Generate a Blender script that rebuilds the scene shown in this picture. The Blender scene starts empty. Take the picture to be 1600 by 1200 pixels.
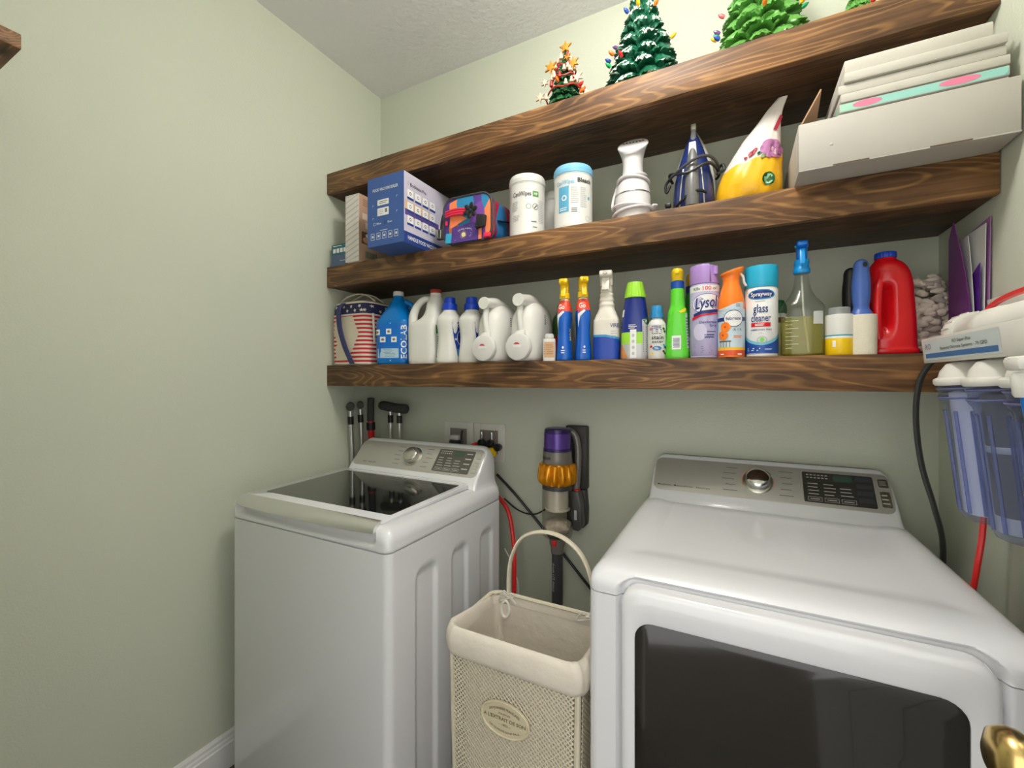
import bpy, bmesh, math, random
from mathutils import Vector, Matrix
random.seed(7)
PI = math.pi
R = math.radians
sc = bpy.context.scene
C = sc.collection

# ------------------------------------------------------------------ camera
cd = bpy.data.cameras.new('camera'); cam = bpy.data.objects.new('camera', cd); C.objects.link(cam)
cam.location = (0, 0, 1.345); cam.rotation_euler = (R(90), 0, R(27.4))
cd.sensor_width = 36; cd.lens = 675 / 1600 * 36; cd.shift_y = -8 / 1600; cd.clip_start = .02
sc.camera = cam
# ------------------------------------------------------------------ world: even ambient fill, added to soften the room, entering by the doorway
wd = bpy.data.worlds.new('ambient_fill'); sc.world = wd; wd.use_nodes = True
wd.node_tree.nodes['Background'].inputs[0].default_value = (1.0, .98, .95, 1)
wd.node_tree.nodes['Background'].inputs[1].default_value = 2.25
LAMP = 57.0
sc.view_settings.view_transform = 'Standard'; sc.view_settings.look = 'None'
sc.view_settings.gamma = 1; sc.view_settings.use_curve_mapping = False
sc.view_settings.exposure = 0.06

# ------------------------------------------------------------------ constants of the room
XL, XR, YB, YF, ZC = -1.571, .50, 1.61, -.04, 2.74
SHY = 1.29                                   # front of the shelves
Z1, Z2, Z3 = 1.403, 1.827, 2.230             # tops of the three shelves

# ------------------------------------------------------------------ materials
def lin(c):
    c = c / 255
    return c / 12.92 if c <= .04045 else ((c + .055) / 1.055) ** 2.4
def rgb(*c): return (lin(c[0]), lin(c[1]), lin(c[2]), 1)
_m = {}
def mat(name, col, rough=.45, metal=0, bump=0, bscale=200, var=.04, vscale=12, coat=0, emit=0, spec=.5, aniso=0):
    """plastic, paper, paint and metal: a principled surface with a little procedural mottling"""
    if name in _m: return _m[name]
    m = bpy.data.materials.new(name); m.use_nodes = True; nt = m.node_tree; N = nt.nodes; Lk = nt.links
    b = N['Principled BSDF']; c = rgb(*col)
    b.inputs['Roughness'].default_value = rough; b.inputs['Metallic'].default_value = metal
    b.inputs['Coat Weight'].default_value = coat; b.inputs['Specular IOR Level'].default_value = spec
    tc = N.new('ShaderNodeTexCoord')
    nz = N.new('ShaderNodeTexNoise'); nz.inputs['Scale'].default_value = vscale; nz.inputs['Detail'].default_value = 3
    Lk.new(tc.outputs['Object'], nz.inputs['Vector'])
    rp = N.new('ShaderNodeValToRGB')
    rp.color_ramp.elements[0].position = .3; rp.color_ramp.elements[1].position = .7
    rp.color_ramp.elements[0].color = (c[0] * (1 - var), c[1] * (1 - var), c[2] * (1 - var), 1)
    rp.color_ramp.elements[1].color = (min(1, c[0] * (1 + var)), min(1, c[1] * (1 + var)), min(1, c[2] * (1 + var)), 1)
    Lk.new(nz.outputs['Fac'], rp.inputs[0]); Lk.new(rp.outputs[0], b.inputs['Base Color'])
    if bump:
        n2 = N.new('ShaderNodeTexNoise'); n2.inputs['Scale'].default_value = bscale; n2.inputs['Detail'].default_value = 4
        Lk.new(tc.outputs['Object'], n2.inputs['Vector'])
        bp = N.new('ShaderNodeBump'); bp.inputs['Strength'].default_value = bump; bp.inputs['Distance'].default_value = .004
        Lk.new(n2.outputs['Fac'], bp.inputs['Height']); Lk.new(bp.outputs[0], b.inputs['Normal'])
    if emit:
        b.inputs['Emission Color'].default_value = c; b.inputs['Emission Strength'].default_value = emit
    _m[name] = m
    return m
def clear(name, col, gloss=.12, dens=1.0):
    """thin clear plastic: see-through with a gloss layer"""
    if name in _m: return _m[name]
    m = bpy.data.materials.new(name); m.use_nodes = True; nt = m.node_tree; N = nt.nodes; Lk = nt.links
    N.remove(N['Principled BSDF']); o = N['Material Output']
    t = N.new('ShaderNodeBsdfTransparent'); t.inputs[0].default_value = rgb(*col)
    g = N.new('ShaderNodeBsdfGlossy'); g.inputs['Roughness'].default_value = .08
    lw = N.new('ShaderNodeLayerWeight'); lw.inputs[0].default_value = .5
    pw = N.new('ShaderNodeMath'); pw.operation = 'POWER'; pw.inputs[1].default_value = 3.5; Lk.new(lw.outputs['Facing'], pw.inputs[0])
    ml = N.new('ShaderNodeMath'); ml.operation = 'MULTIPLY_ADD'; ml.inputs[1].default_value = .3 + gloss; ml.inputs[2].default_value = .03; Lk.new(pw.outputs[0], ml.inputs[0])
    nz = N.new('ShaderNodeTexNoise'); nz.inputs['Scale'].default_value = 40
    bp = N.new('ShaderNodeBump'); bp.inputs['Strength'].default_value = .1; bp.inputs['Distance'].default_value = .002
    Lk.new(nz.outputs['Fac'], bp.inputs['Height']); Lk.new(bp.outputs[0], g.inputs['Normal'])
    mx = N.new('ShaderNodeMixShader'); Lk.new(ml.outputs[0], mx.inputs[0])
    Lk.new(t.outputs[0], mx.inputs[1]); Lk.new(g.outputs[0], mx.inputs[2])
    d = N.new('ShaderNodeBsdfDiffuse'); d.inputs[0].default_value = rgb(*col)
    m2 = N.new('ShaderNodeMixShader'); m2.inputs[0].default_value = 1 - dens
    Lk.new(d.outputs[0], m2.inputs[1]); Lk.new(mx.outputs[0], m2.inputs[2]); m2.inputs[0].default_value = dens
    Lk.new(m2.outputs[0], o.inputs[0])
    _m[name] = m
    return m
def wood(name, seed, dark=(66, 46, 32), mid=(124, 88, 56), light=(190, 142, 84)):
    m = bpy.data.materials.new(name); m.use_nodes = True; nt = m.node_tree; N = nt.nodes; Lk = nt.links
    b = N['Principled BSDF']; b.inputs['Roughness'].default_value = .5; b.inputs['Specular IOR Level'].default_value = .35
    tc = N.new('ShaderNodeTexCoord')
    mp = N.new('ShaderNodeMapping'); mp.inputs['Location'].default_value = (seed * 3.7, seed * 1.3, seed * .71)
    mp.inputs['Scale'].default_value = (.9, 6.5, 6.5); Lk.new(tc.outputs['Object'], mp.inputs[0])
    n1 = N.new('ShaderNodeTexNoise'); n1.inputs['Scale'].default_value = 1.9; n1.inputs['Detail'].default_value = 2.0; n1.inputs['Roughness'].default_value = .35; n1.inputs['Distortion'].default_value = .35
    Lk.new(mp.outputs[0], n1.inputs['Vector'])
    # growth rings: contour lines of the slow field
    mu = N.new('ShaderNodeMath'); mu.operation = 'MULTIPLY'; mu.inputs[1].default_value = 95; Lk.new(n1.outputs['Fac'], mu.inputs[0])
    sn = N.new('ShaderNodeMath'); sn.operation = 'SINE'; Lk.new(mu.outputs[0], sn.inputs[0])
    r1 = N.new('ShaderNodeMapRange'); r1.inputs[1].default_value = .25; r1.inputs[2].default_value = 1.15; Lk.new(sn.outputs[0], r1.inputs[0])
    # fine fibre
    m2 = N.new('ShaderNodeMapping'); m2.inputs['Scale'].default_value = (2.2, 110, 110); m2.inputs['Location'].default_value = (seed, 0, seed * 2); Lk.new(tc.outputs['Object'], m2.inputs[0])
    n2 = N.new('ShaderNodeTexNoise'); n2.inputs['Scale'].default_value = 1; n2.inputs['Detail'].default_value = 5; Lk.new(m2.outputs[0], n2.inputs['Vector'])
    # blotchy stain
    m3 = N.new('ShaderNodeMapping'); m3.inputs['Scale'].default_value = (3.2, 9, 9); m3.inputs['Location'].default_value = (seed * 5, 1, 2); Lk.new(tc.outputs['Object'], m3.inputs[0])
    n3 = N.new('ShaderNodeTexNoise'); n3.inputs['Scale'].default_value = 1.5; n3.inputs['Detail'].default_value = 4; Lk.new(m3.outputs[0], n3.inputs['Vector'])
    ra = N.new('ShaderNodeValToRGB'); e = ra.color_ramp.elements
    e[0].position = .3; e[0].color = rgb(*dark); e[1].position = .66; e[1].color = rgb(*mid)
    Lk.new(n3.outputs['Fac'], ra.inputs[0])
    mx = N.new('ShaderNodeMix'); mx.data_type = 'RGBA'; mx.inputs['B'].default_value = rgb(*light)
    mk = N.new('ShaderNodeMath'); mk.operation = 'MULTIPLY'; Lk.new(r1.outputs[0], mk.inputs[0]); Lk.new(n3.outputs['Fac'], mk.inputs[1])
    mk2 = N.new('ShaderNodeMath'); mk2.operation = 'MULTIPLY'; mk2.inputs[1].default_value = .80; Lk.new(mk.outputs[0], mk2.inputs[0])
    Lk.new(mk2.outputs[0], mx.inputs['Factor']); Lk.new(ra.outputs[0], mx.inputs['A'])
    # knots
    m4 = N.new('ShaderNodeMapping'); m4.inputs['Scale'].default_value = (4.2, 11, 11); m4.inputs['Location'].default_value = (seed * 2.3, seed * .4, seed); Lk.new(tc.outputs['Object'], m4.inputs[0])
    vo = N.new('ShaderNodeTexVoronoi'); vo.inputs['Scale'].default_value = 1; Lk.new(m4.outputs[0], vo.inputs['Vector'])
    rk = N.new('ShaderNodeValToRGB'); k = rk.color_ramp.elements
    k[0].position = .03; k[0].color = (1, 1, 1, 1); k[1].position = .15; k[1].color = (0, 0, 0, 1)
    Lk.new(vo.outputs['Distance'], rk.inputs[0])
    mx2 = N.new('ShaderNodeMix'); mx2.data_type = 'RGBA'; mx2.inputs['B'].default_value = rgb(66, 40, 22)
    Lk.new(rk.outputs[0], mx2.inputs['Factor']); Lk.new(mx.outputs['Result'], mx2.inputs['A'])
    mx3 = N.new('ShaderNodeMix'); mx3.data_type = 'RGBA'; mx3.blend_type = 'MULTIPLY'; mx3.inputs['Factor'].default_value = .75
    rf = N.new('ShaderNodeMapRange'); rf.inputs[1].default_value = .25; rf.inputs[2].default_value = .7; rf.inputs[3].default_value = .42; rf.inputs[4].default_value = 1.35
    Lk.new(n2.outputs['Fac'], rf.inputs[0]); cb = N.new('ShaderNodeCombineColor')
    for i in range(3): Lk.new(rf.outputs[0], cb.inputs[i])
    Lk.new(mx2.outputs['Result'], mx3.inputs['A']); Lk.new(cb.outputs[0], mx3.inputs['B'])
    Lk.new(mx3.outputs['Result'], b.inputs['Base Color'])
    bp = N.new('ShaderNodeBump'); bp.inputs['Strength'].default_value = .25; bp.inputs['Distance'].default_value = .003
    Lk.new(n2.outputs['Fac'], bp.inputs['Height']); Lk.new(bp.outputs[0], b.inputs['Normal'])
    return m
def plaster(name, col, scale, strength):
    m = bpy.data.materials.new(name); m.use_nodes = True; nt = m.node_tree; N = nt.nodes; Lk = nt.links
    b = N['Principled BSDF']; b.inputs['Roughness'].default_value = .75; b.inputs['Specular IOR Level'].default_value = .25
    tc = N.new('ShaderNodeTexCoord'); c = rgb(*col)
    n0 = N.new('ShaderNodeTexNoise'); n0.inputs['Scale'].default_value = 1.3; Lk.new(tc.outputs['Object'], n0.inputs['Vector'])
    rp = N.new('ShaderNodeValToRGB'); e = rp.color_ramp.elements
    e[0].position = .3; e[1].position = .7
    e[0].color = (c[0] * .97, c[1] * .97, c[2] * .96, 1); e[1].color = (c[0] * 1.03, c[1] * 1.02, c[2] * 1.0, 1)
    Lk.new(n0.outputs['Fac'], rp.inputs[0]); Lk.new(rp.outputs[0], b.inputs['Base Color'])
    n1 = N.new('ShaderNodeTexNoise'); n1.inputs['Scale'].default_value = scale; n1.inputs['Detail'].default_value = 3; Lk.new(tc.outputs['Object'], n1.inputs['Vector'])
    bp = N.new('ShaderNodeBump'); bp.inputs['Strength'].default_value = strength; bp.inputs['Distance'].default_value = .004
    Lk.new(n1.outputs['Fac'], bp.inputs['Height']); Lk.new(bp.outputs[0], b.inputs['Normal'])
    return m
def patches(name, cols, scale, stretch=(1, 1, 1), rough=.7, rot=0):
    """printed cloth or foil: patches of several colours"""
    m = bpy.data.materials.new(name); m.use_nodes = True; nt = m.node_tree; N = nt.nodes; Lk = nt.links
    b = N['Principled BSDF']; b.inputs['Roughness'].default_value = rough
    tc = N.new('ShaderNodeTexCoord'); mp = N.new('ShaderNodeMapping'); mp.inputs['Scale'].default_value = stretch; mp.inputs['Rotation'].default_value = (0, rot, 0)
    nz = N.new('ShaderNodeTexNoise'); nz.inputs['Scale'].default_value = scale * .6
    va = N.new('ShaderNodeVectorMath'); va.operation = 'MULTIPLY_ADD'; va.inputs[1].default_value = (.04, .04, .04)
    Lk.new(tc.outputs['Object'], nz.inputs['Vector']); Lk.new(nz.outputs['Color'], va.inputs[0]); Lk.new(tc.outputs['Object'], va.inputs[2])
    Lk.new(va.outputs[0], mp.inputs[0])
    vo = N.new('ShaderNodeTexVoronoi'); vo.inputs['Scale'].default_value = scale; Lk.new(mp.outputs[0], vo.inputs['Vector'])
    sp = N.new('ShaderNodeSeparateColor'); Lk.new(vo.outputs['Color'], sp.inputs[0])
    rp = N.new('ShaderNodeValToRGB'); rp.color_ramp.interpolation = 'CONSTANT'
    el = rp.color_ramp.elements
    while len(el) < len(cols): el.new(.5)
    for i, c in enumerate(cols): el[i].position = i / len(cols); el[i].color = rgb(*c)
    Lk.new(sp.outputs[0], rp.inputs[0]); Lk.new(rp.outputs[0], b.inputs['Base Color'])
    return m

# ------------------------------------------------------------------ mesh building
class MB:
    def __init__(s): s.v = []; s.f = []; s.mi = []; s.mats = []
    def m(s, mt):
        if mt not in s.mats: s.mats.append(mt)
        return s.mats.index(mt)
    def add(s, vs, fs, mt):
        o = len(s.v); s.v += [tuple(p) for p in vs]
        if isinstance(mt, list):
            for f, q in zip(fs, mt): s.f.append([o + i for i in f]); s.mi.append(s.m(q))
        else:
            k = s.m(mt)
            for f in fs: s.f.append([o + i for i in f]); s.mi.append(k)
        return s
    def box(s, x0, x1, y0, y1, z0, z1, mt, bev=0, seg=2, M=None):
        bm = bmesh.new(); bmesh.ops.create_cube(bm, size=1)
        for v in bm.verts: v.co = ((x0 + x1) / 2 + v.co.x * (x1 - x0), (y0 + y1) / 2 + v.co.y * (y1 - y0), (z0 + z1) / 2 + v.co.z * (z1 - z0))
        if bev: bmesh.ops.bevel(bm, geom=bm.edges[:], offset=bev, segments=seg, profile=.5, affect='EDGES')
        return s.bm(bm, mt, M)
    def bm(s, bm, mt, M=None):
        if M is not None: bm.transform(M)
        bm.verts.index_update()
        s.add([v.co[:] for v in bm.verts], [[v.index for v in f.verts] for f in bm.faces], mt); bm.free(); return s
    def rings(s, rs, mt, cap0=True, cap1=True, closed=True):
        """rs: list of equal-length point rings; mt a material or one per band"""
        n = len(rs[0]); vs = [p for r in rs for p in r]; fs = []; ms = []
        for i in range(len(rs) - 1):
            for j in range(n if closed else n - 1):
                k = (j + 1) % n
                fs.append([i * n + j, i * n + k, (i + 1) * n + k, (i + 1) * n + j]); ms.append(mt[i] if isinstance(mt, list) else mt)
        if cap0: fs.append(list(range(n))[::-1]); ms.append(ms[0])
        if cap1: fs.append([(len(rs) - 1) * n + j for j in range(n)]); ms.append(ms[len(fs) - 2 - (1 if cap0 else 0)] if not isinstance(mt, list) else mt[-1])
        return s.add(vs, fs, ms)
    def lathe(s, prof, mt, n=28, M=None, cap0=True, cap1=True):
        rs = []
        for r, z in prof:
            ring = [Vector((r * math.cos(2 * PI * j / n), r * math.sin(2 * PI * j / n), z)) for j in range(n)]
            rs.append([(M @ p)[:] if M is not None else p[:] for p in ring])
        return s.rings(rs, mt, cap0, cap1)
    def tube(s, pts, r, mt, n=8, closed=False, flat=1.0):
        P = [Vector(p) for p in pts]; rs = []; up = None; L = len(P)
        for i in range(L):
            if closed: t = P[(i + 1) % L] - P[i - 1]
            else: t = P[min(i + 1, L - 1)] - P[max(i - 1, 0)]
            t.normalize()
            if up is None:
                up = Vector((0, 0, 1)) if abs(t.z) < .9 else Vector((0, 1, 0))
            a = t.cross(up).normalized(); b = a.cross(t).normalized(); up = b
            rr = r[i] if isinstance(r, (list, tuple)) else r
            rs.append([(P[i] + a * (rr * math.cos(2 * PI * j / n)) + b * (rr * flat * math.sin(2 * PI * j / n)))[:] for j in range(n)])
        if closed: rs.append(rs[0]); return s.rings(rs, mt, False, False)
        return s.rings(rs, mt)
    def prism(s, poly, P, w, mt, bev=0):
        """poly (p, q) points extruded by w; P(p, q, k) -> point"""
        bm = bmesh.new(); n = len(poly)
        a = [bm.verts.new(P(p, q, -w / 2)) for p, q in poly]; b = [bm.verts.new(P(p, q, w / 2)) for p, q in poly]
        bm.faces.new(a[::-1]); bm.faces.new(b)
        for i in range(n): bm.faces.new([a[i], a[(i + 1) % n], b[(i + 1) % n], b[i]])
        bmesh.ops.recalc_face_normals(bm, faces=bm.faces[:])
        if bev: bmesh.ops.bevel(bm, geom=bm.edges[:], offset=bev, segments=2, profile=.5, affect='EDGES', clamp_overlap=True)
        return s.bm(bm, mt)
    def build(s, name, parent=None, smooth=40, fix=True):
        me = bpy.data.meshes.new(name); me.from_pydata(s.v, [], s.f)
        for m in s.mats: me.materials.append(m)
        me.polygons.foreach_set('material_index', s.mi)
        if fix:
            bm = bmesh.new(); bm.from_mesh(me); bmesh.ops.recalc_face_normals(bm, faces=bm.faces[:]); bm.to_mesh(me); bm.free()
        if smooth:
            me.polygons.foreach_set('use_smooth', [True] * len(me.polygons)); me.set_sharp_from_angle(angle=R(smooth))
        me.update()
        o = bpy.data.objects.new(name, me); C.objects.link(o)
        if parent is not None: o.parent = parent
        return o
def tag(o, label, cat, group=None):
    o['label'] = label; o['category'] = cat
    if group: o['group'] = group
    return o
def thing(name, label, cat, loc=(0, 0, 0), rz=0, group=None):
    o = bpy.data.objects.new(name, None); C.objects.link(o); o.empty_display_size = .03
    o.location = loc; o.rotation_euler = (0, 0, R(rz)); return tag(o, label, cat, group)
def struct(mb, name, label=None, cat=None, smooth=0):
    o = mb.build(name, None, smooth); o['kind'] = 'structure'
    if label: tag(o, label, cat)
    return o
def rrect(x0, x1, y0, y1, r, n=5):
    pts = []
    for cx, cy, a in ((x1 - r, y0 + r, -90), (x1 - r, y1 - r, 0), (x0 + r, y1 - r, 90), (x0 + r, y0 + r, 180)):
        for i in range(n + 1):
            t = R(a + 90 * i / n); pts.append((cx + r * math.cos(t), cy + r * math.sin(t)))
    return pts
def spline(pts, k=6):
    """catmull-rom through points of any dimension"""
    out = []; n = len(pts)
    for i in range(n - 1):
        p0, p1, p2, p3 = pts[max(i - 1, 0)], pts[i], pts[i + 1], pts[min(i + 2, n - 1)]
        for j in range(k):
            t = j / k
            out.append(tuple(.5 * (2 * b + (c - a) * t + (2 * a - 5 * b + 4 * c - d) * t * t + (3 * b - a - 3 * c + d) * t ** 3) for a, b, c, d in zip(p0, p1, p2, p3)))
    out.append(tuple(pts[-1])); return out
class Loft:
    """stack of superellipse sections: (z, rx, ry, cx, cy, p)"""
    def __init__(s, keys, k=4, n=36):
        ks = [tuple(q) + (0, 0, 2)[len(q) - 3:] if len(q) < 6 else tuple(q) for q in keys]
        s.r = spline(ks, k) if k > 1 else ks; s.n = n
        for i in range(1, len(s.r)):
            if s.r[i][0] <= s.r[i - 1][0]: s.r[i] = (s.r[i - 1][0] + 1e-5,) + tuple(s.r[i][1:])
    def at(s, z):
        r = s.r
        if z <= r[0][0]: return r[0]
        for a, b in zip(r, r[1:]):
            if z <= b[0]:
                t = (z - a[0]) / (b[0] - a[0]); return tuple(p + (q - p) * t for p, q in zip(a, b))
        return r[-1]
    def pt(s, a, z, off=0, q=None):
        _, rx, ry, cx, cy, p = q or s.at(z)
        ca, sa = math.cos(a), math.sin(a)
        rr = (abs(ca / rx) ** p + abs(sa / ry) ** p) ** (-1 / p) + off
        return (cx + rr * ca, cy + rr * sa, z)
    def mesh(s, mb, mt, bands=None, cap=True):
        zs = [q[0] for q in s.r]
        if bands:
            zs = sorted(set(zs + [b[0] for b in bands if s.r[0][0] < b[0] < s.r[-1][0]]))
        rs = [[s.pt(2 * PI * j / s.n, z) for j in range(s.n)] for z in zs]
        if bands:
            ms = []
            for a, b in zip(zs, zs[1:]):
                zm = (a + b) / 2; q = mt
                for zt, bm_ in bands:
                    if zm < zt: q = bm_; break
                ms.append(q)
            mb.rings(rs, ms, cap, cap)
        else: mb.rings(rs, mt, cap, cap)
        return mb
    def surf(s, deg):
        a0 = R(deg)
        def f(x, y, off=0):
            q = s.at(y); _, rx, ry, cx, cy, p = q
            ca, sa = math.cos(a0), math.sin(a0)
            rr = (abs(ca / rx) ** p + abs(sa / ry) ** p) ** (-1 / p)
            return s.pt(a0 + x / max(rr, .004), y, off, q)
        return f
def flat(o, xd, yd):
    o, xd, yd = Vector(o), Vector(xd).normalized(), Vector(yd).normalized(); n = xd.cross(yd)
    return lambda x, y, off=0: (o + xd * x + yd * y + n * off)[:]
# flat print that follows a surface
def grid(mb, S, x0, y0, x1, y1, mt, off=.0006, nx=6, ny=2):
    vs = [S(x0 + (x1 - x0) * i / nx, y0 + (y1 - y0) * j / ny, off) for j in range(ny + 1) for i in range(nx + 1)]
    fs = [[j * (nx + 1) + i, j * (nx + 1) + i + 1, (j + 1) * (nx + 1) + i + 1, (j + 1) * (nx + 1) + i] for j in range(ny) for i in range(nx)]
    return mb.add(vs, fs, mt)
def rect(par, S, x0, y0, x1, y1, mt, name='label_print', off=.0006, nx=6, ny=2):
    return grid(MB(), S, x0, y0, x1, y1, mt, off, nx, ny).build(name, par, 60, False)
def oval(par, S, cx, cy, rx, ry, mt, name='emblem', off=.0009, n=28, rot=0, inner=0):
    rs = []
    for q in ([inner] if inner else [.001]) + [.5 + inner / 2, 1]:
        ring = []
        for j in range(n):
            a = 2 * PI * j / n; x, y = q * rx * math.cos(a), q * ry * math.sin(a)
            ring.append(S(cx + x * math.cos(rot) - y * math.sin(rot), cy + x * math.sin(rot) + y * math.cos(rot), off))
        rs.append(ring)
    return MB().rings(rs, mt, False, False).build(name, par, 60, False)
def bars(par, S, items, mt, name='fine_print', off=.0008):
    mb = MB()
    for x0, y0, x1, y1 in items: grid(mb, S, x0, y0, x1, y1, mt, off, 2, 1)
    return mb.build(name, par, 0, False)
def lines(par, S, x0, x1, y0, y1, n, mt, name='fine_print', off=.0008, fill=.45):
    it = []
    for i in range(n):
        y = y1 - (y1 - y0) * (i + .5) / n; h = (y1 - y0) / n * fill / 2
        it.append((x0, y - h, x0 + (x1 - x0) * random.uniform(.7, 1), y + h))
    return bars(par, S, it, mt, name, off)
def poly(par, S, pts, mt, name='label_print', off=.0007, sub=0):
    bm = bmesh.new(); f = bm.faces.new([bm.verts.new((x, y, 0)) for x, y in pts])
    bmesh.ops.triangulate(bm, faces=[f])
    if sub: bmesh.ops.subdivide_edges(bm, edges=bm.edges[:], cuts=sub, use_grid_fill=True)
    for v in bm.verts: v.co = S(v.co.x, v.co.y, off)
    return MB().bm(bm, mt).build(name, par, 60, False)
def text(par, S, body, x, y, h, mt, w=None, bold=.012, off=.0011, shear=0, arc=0, name='lettering', rot=0, sx=1):
    cu = bpy.data.curves.new('lettering', 'FONT'); cu.body = body; cu.size = 1; cu.align_x = 'CENTER'; cu.align_y = 'CENTER'
    cu.resolution_u = 2; cu.offset = bold; cu.shear = shear
    ob = bpy.data.objects.new('lettering', cu); me = ob.to_mesh()
    co = [v.co.copy() for v in me.vertices]; fs = [list(p.vertices) for p in me.polygons]
    ob.to_mesh_clear(); bpy.data.objects.remove(ob); bpy.data.curves.remove(cu)
    if not co: return None
    sc_ = h / .7; xs = [c.x for c in co]; wd_ = max(xs) - min(xs)
    kx = (w / wd_) if w else sc_ * sx
    vs = []
    for c in co:
        px, py = c.x * kx, c.y * sc_
        if arc:
            py -= arc * (px / (wd_ * kx / 2)) ** 2
        if rot: px, py = px * math.cos(rot) - py * math.sin(rot), px * math.sin(rot) + py * math.cos(rot)
        vs.append(S(x + px, y + py, off))
    return MB().add(vs, fs, mt).build(name, par, 0, False)

# ------------------------------------------------------------------ common materials
WALL = plaster('sage_wall_paint', (203, 208, 192), 170, .22)
CEIL = plaster('ceiling_texture', (236, 236, 240), 60, .7)
TRIM = mat('white_trim_paint', (232, 232, 232), .35, var=.01)
WHITE = mat('white_enamel', (226, 227, 230), .16, var=.008, vscale=3, coat=.3)
WHITE2 = mat('white_plastic', (218, 217, 212), .38, var=.015)
WARMW = mat('warm_white_plastic', (226, 220, 208), .4, var=.02)
PAPER = mat('white_label_paper', (236, 236, 234), .5, var=.01)
CHROME = mat('chrome', (205, 205, 203), .12, 1, var=.02)
STEEL = mat('brushed_steel', (196, 194, 184), .32, 1, var=.04, vscale=30)
SILVER = mat('silver_fascia', (190, 188, 180), .42, .45, var=.02, vscale=4)
BLACK = mat('black_plastic', (24, 24, 25), .4, var=.05)
DGREY = mat('dark_grey_plastic', (58, 58, 60), .45, var=.04)
GREY = mat('grey_print', (120, 120, 122), .5, var=.01)
LGREY = mat('light_grey_print', (188, 190, 194), .5, var=.01)
INK = mat('black_ink', (28, 28, 32), .5, var=.01)
BLUE = mat('royal_blue_plastic', (14, 66, 200), .3, var=.02)
NAVY = mat('navy_print', (24, 46, 120), .4, var=.02)
YEL = mat('yellow_plastic', (250, 208, 20), .35, var=.02)
RED = mat('red_plastic', (212, 24, 34), .3, var=.02)
ORANGE = mat('orange_plastic', (250, 128, 30), .35, var=.02)
GREEN = mat('green_plastic', (98, 212, 44), .3, var=.02)
SKYB = mat('sky_blue_plastic', (40, 168, 214), .32, var=.02)
CREAM = mat('cream_enamel', (220, 212, 190), .45, var=.03)
GLASSK = mat('black_glass', (22, 24, 23), .07, var=.03, coat=.5)
DGREEN = mat('dark_green_print', (18, 92, 48), .45, var=.02)
PURPLE = mat('purple_plastic', (108, 44, 150), .35, var=.03)
TAN = mat('tan_print', (206, 164, 128), .6, var=.03)

# ================================================================== the setting
def slab(name, x0, x1, y0, y1, z0, z1, m): return struct(MB().box(x0, x1, y0, y1, z0, z1, m), name)
FLOORM = wood('dark_floor_wood', 9.3, (40, 30, 24), (74, 54, 40), (96, 72, 52))
slab('floor', XL - .1, XR + .1, -1.6, YB + .1, -.06, 0, FLOORM)
slab('ceiling', XL - .1, XR + .1, YF - .14, YB + .1, ZC, ZC + .06, CEIL)
slab('wall_left', XL - .1, XL, YF - .14, YB + .1, 0, ZC, WALL)
slab('wall_right', XR, XR + .1, YF - .14, YB + .1, 0, ZC, WALL)
slab('wall_back', XL, XR, YB, YB + .1, 0, ZC, WALL)
DX0, DX1, DZ = -.46, .405, 2.05
w = MB(); w.box(XL, DX0, YF - .14, YF, 0, ZC, WALL); w.box(DX1, XR, YF - .14, YF, 0, ZC, WALL); w.box(DX0, DX1, YF - .14, YF, DZ, ZC, WALL)
struct(w, 'wall_front')
def skirting(name, a, b, nrm):
    a, b, nrm = Vector(a), Vector(b), Vector(nrm); h, t = .122, .016
    prof = [(0, 0), (t, 0), (t, h * .70), (t * .72, h * .73), (t * .72, h * .80), (t * .5, h * .84), (t * .5, h * .92), (t * .2, h), (0, h)]
    r0 = [(a + nrm * p + Vector((0, 0, q)))[:] for p, q in prof]; r1 = [(b + nrm * p + Vector((0, 0, q)))[:] for p, q in prof]
    struct(MB().rings([r0, r1], TRIM), name)
skirting('baseboard_left', (XL, YF, 0), (XL, YB, 0), (1, 0, 0))
skirting('baseboard_back', (XL + .016, YB, 0), (XR - .016, YB, 0), (0, -1, 0))
skirting('baseboard_right', (XR, YF, 0), (XR, YB, 0), (-1, 0, 0))
# doorway casing and the open door, just right of the frame
w = MB(); w.box(DX0 - .06, DX0, YF, YF + .015, 0, DZ + .06, TRIM, .004); w.box(DX0, DX1, YF, YF + .015, DZ, DZ + .06, TRIM, .004)
struct(w, 'trim_1')
d = MB(); d.box(.352, .388, YF + .005, .735, .008, 2.03, TRIM, .002)
for z0, z1 in ((.2, .85), (1.0, 1.9)):
    for y0, y1 in ((.08, .34), (.40, .62)): d.box(.348, .353, y0, y1, z0, z1, TRIM, .002)
door = struct(d, 'door_1')
BRASS = mat('polished_brass', (216, 186, 122), .24, 1, var=.03)
MK = Matrix.Translation((.352, .690, .915)) @ Matrix.Rotation(R(-90), 4, 'Y')
k = MB().lathe([(.031, 0), (.031, .004), (.026, .008), (.0125, .011), (.011, .044), (.014, .050), (.026, .058), (.033, .068), (.034, .078), (.029, .090), (.015, .097), (.001, .098)], BRASS, 32, MK)
ko = k.build('door_knob', door, 50); ko['label'] = 'polished brass round door knob'
# ceiling lamp above the room (out of frame)
lt = thing('ceiling_light', 'ceiling lamp with a round frosted glass globe', 'lamp', (-.17, .80, ZC))
MB().lathe([(.075, -.0005), (.075, -.012), (.055, -.026), (.05, -.05), (.052, -.062)], TRIM, 40).build('canopy', lt)
MB().lathe([(.052, -.0625), (.085, -.075), (.108, -.10), (.118, -.135), (.112, -.170), (.092, -.205), (.06, -.232), (.025, -.245), (.001, -.247)], mat('lit_frosted_glass', (255, 250, 242), .5, emit=LAMP, var=0), 40).build('glass_globe', lt)

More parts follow.
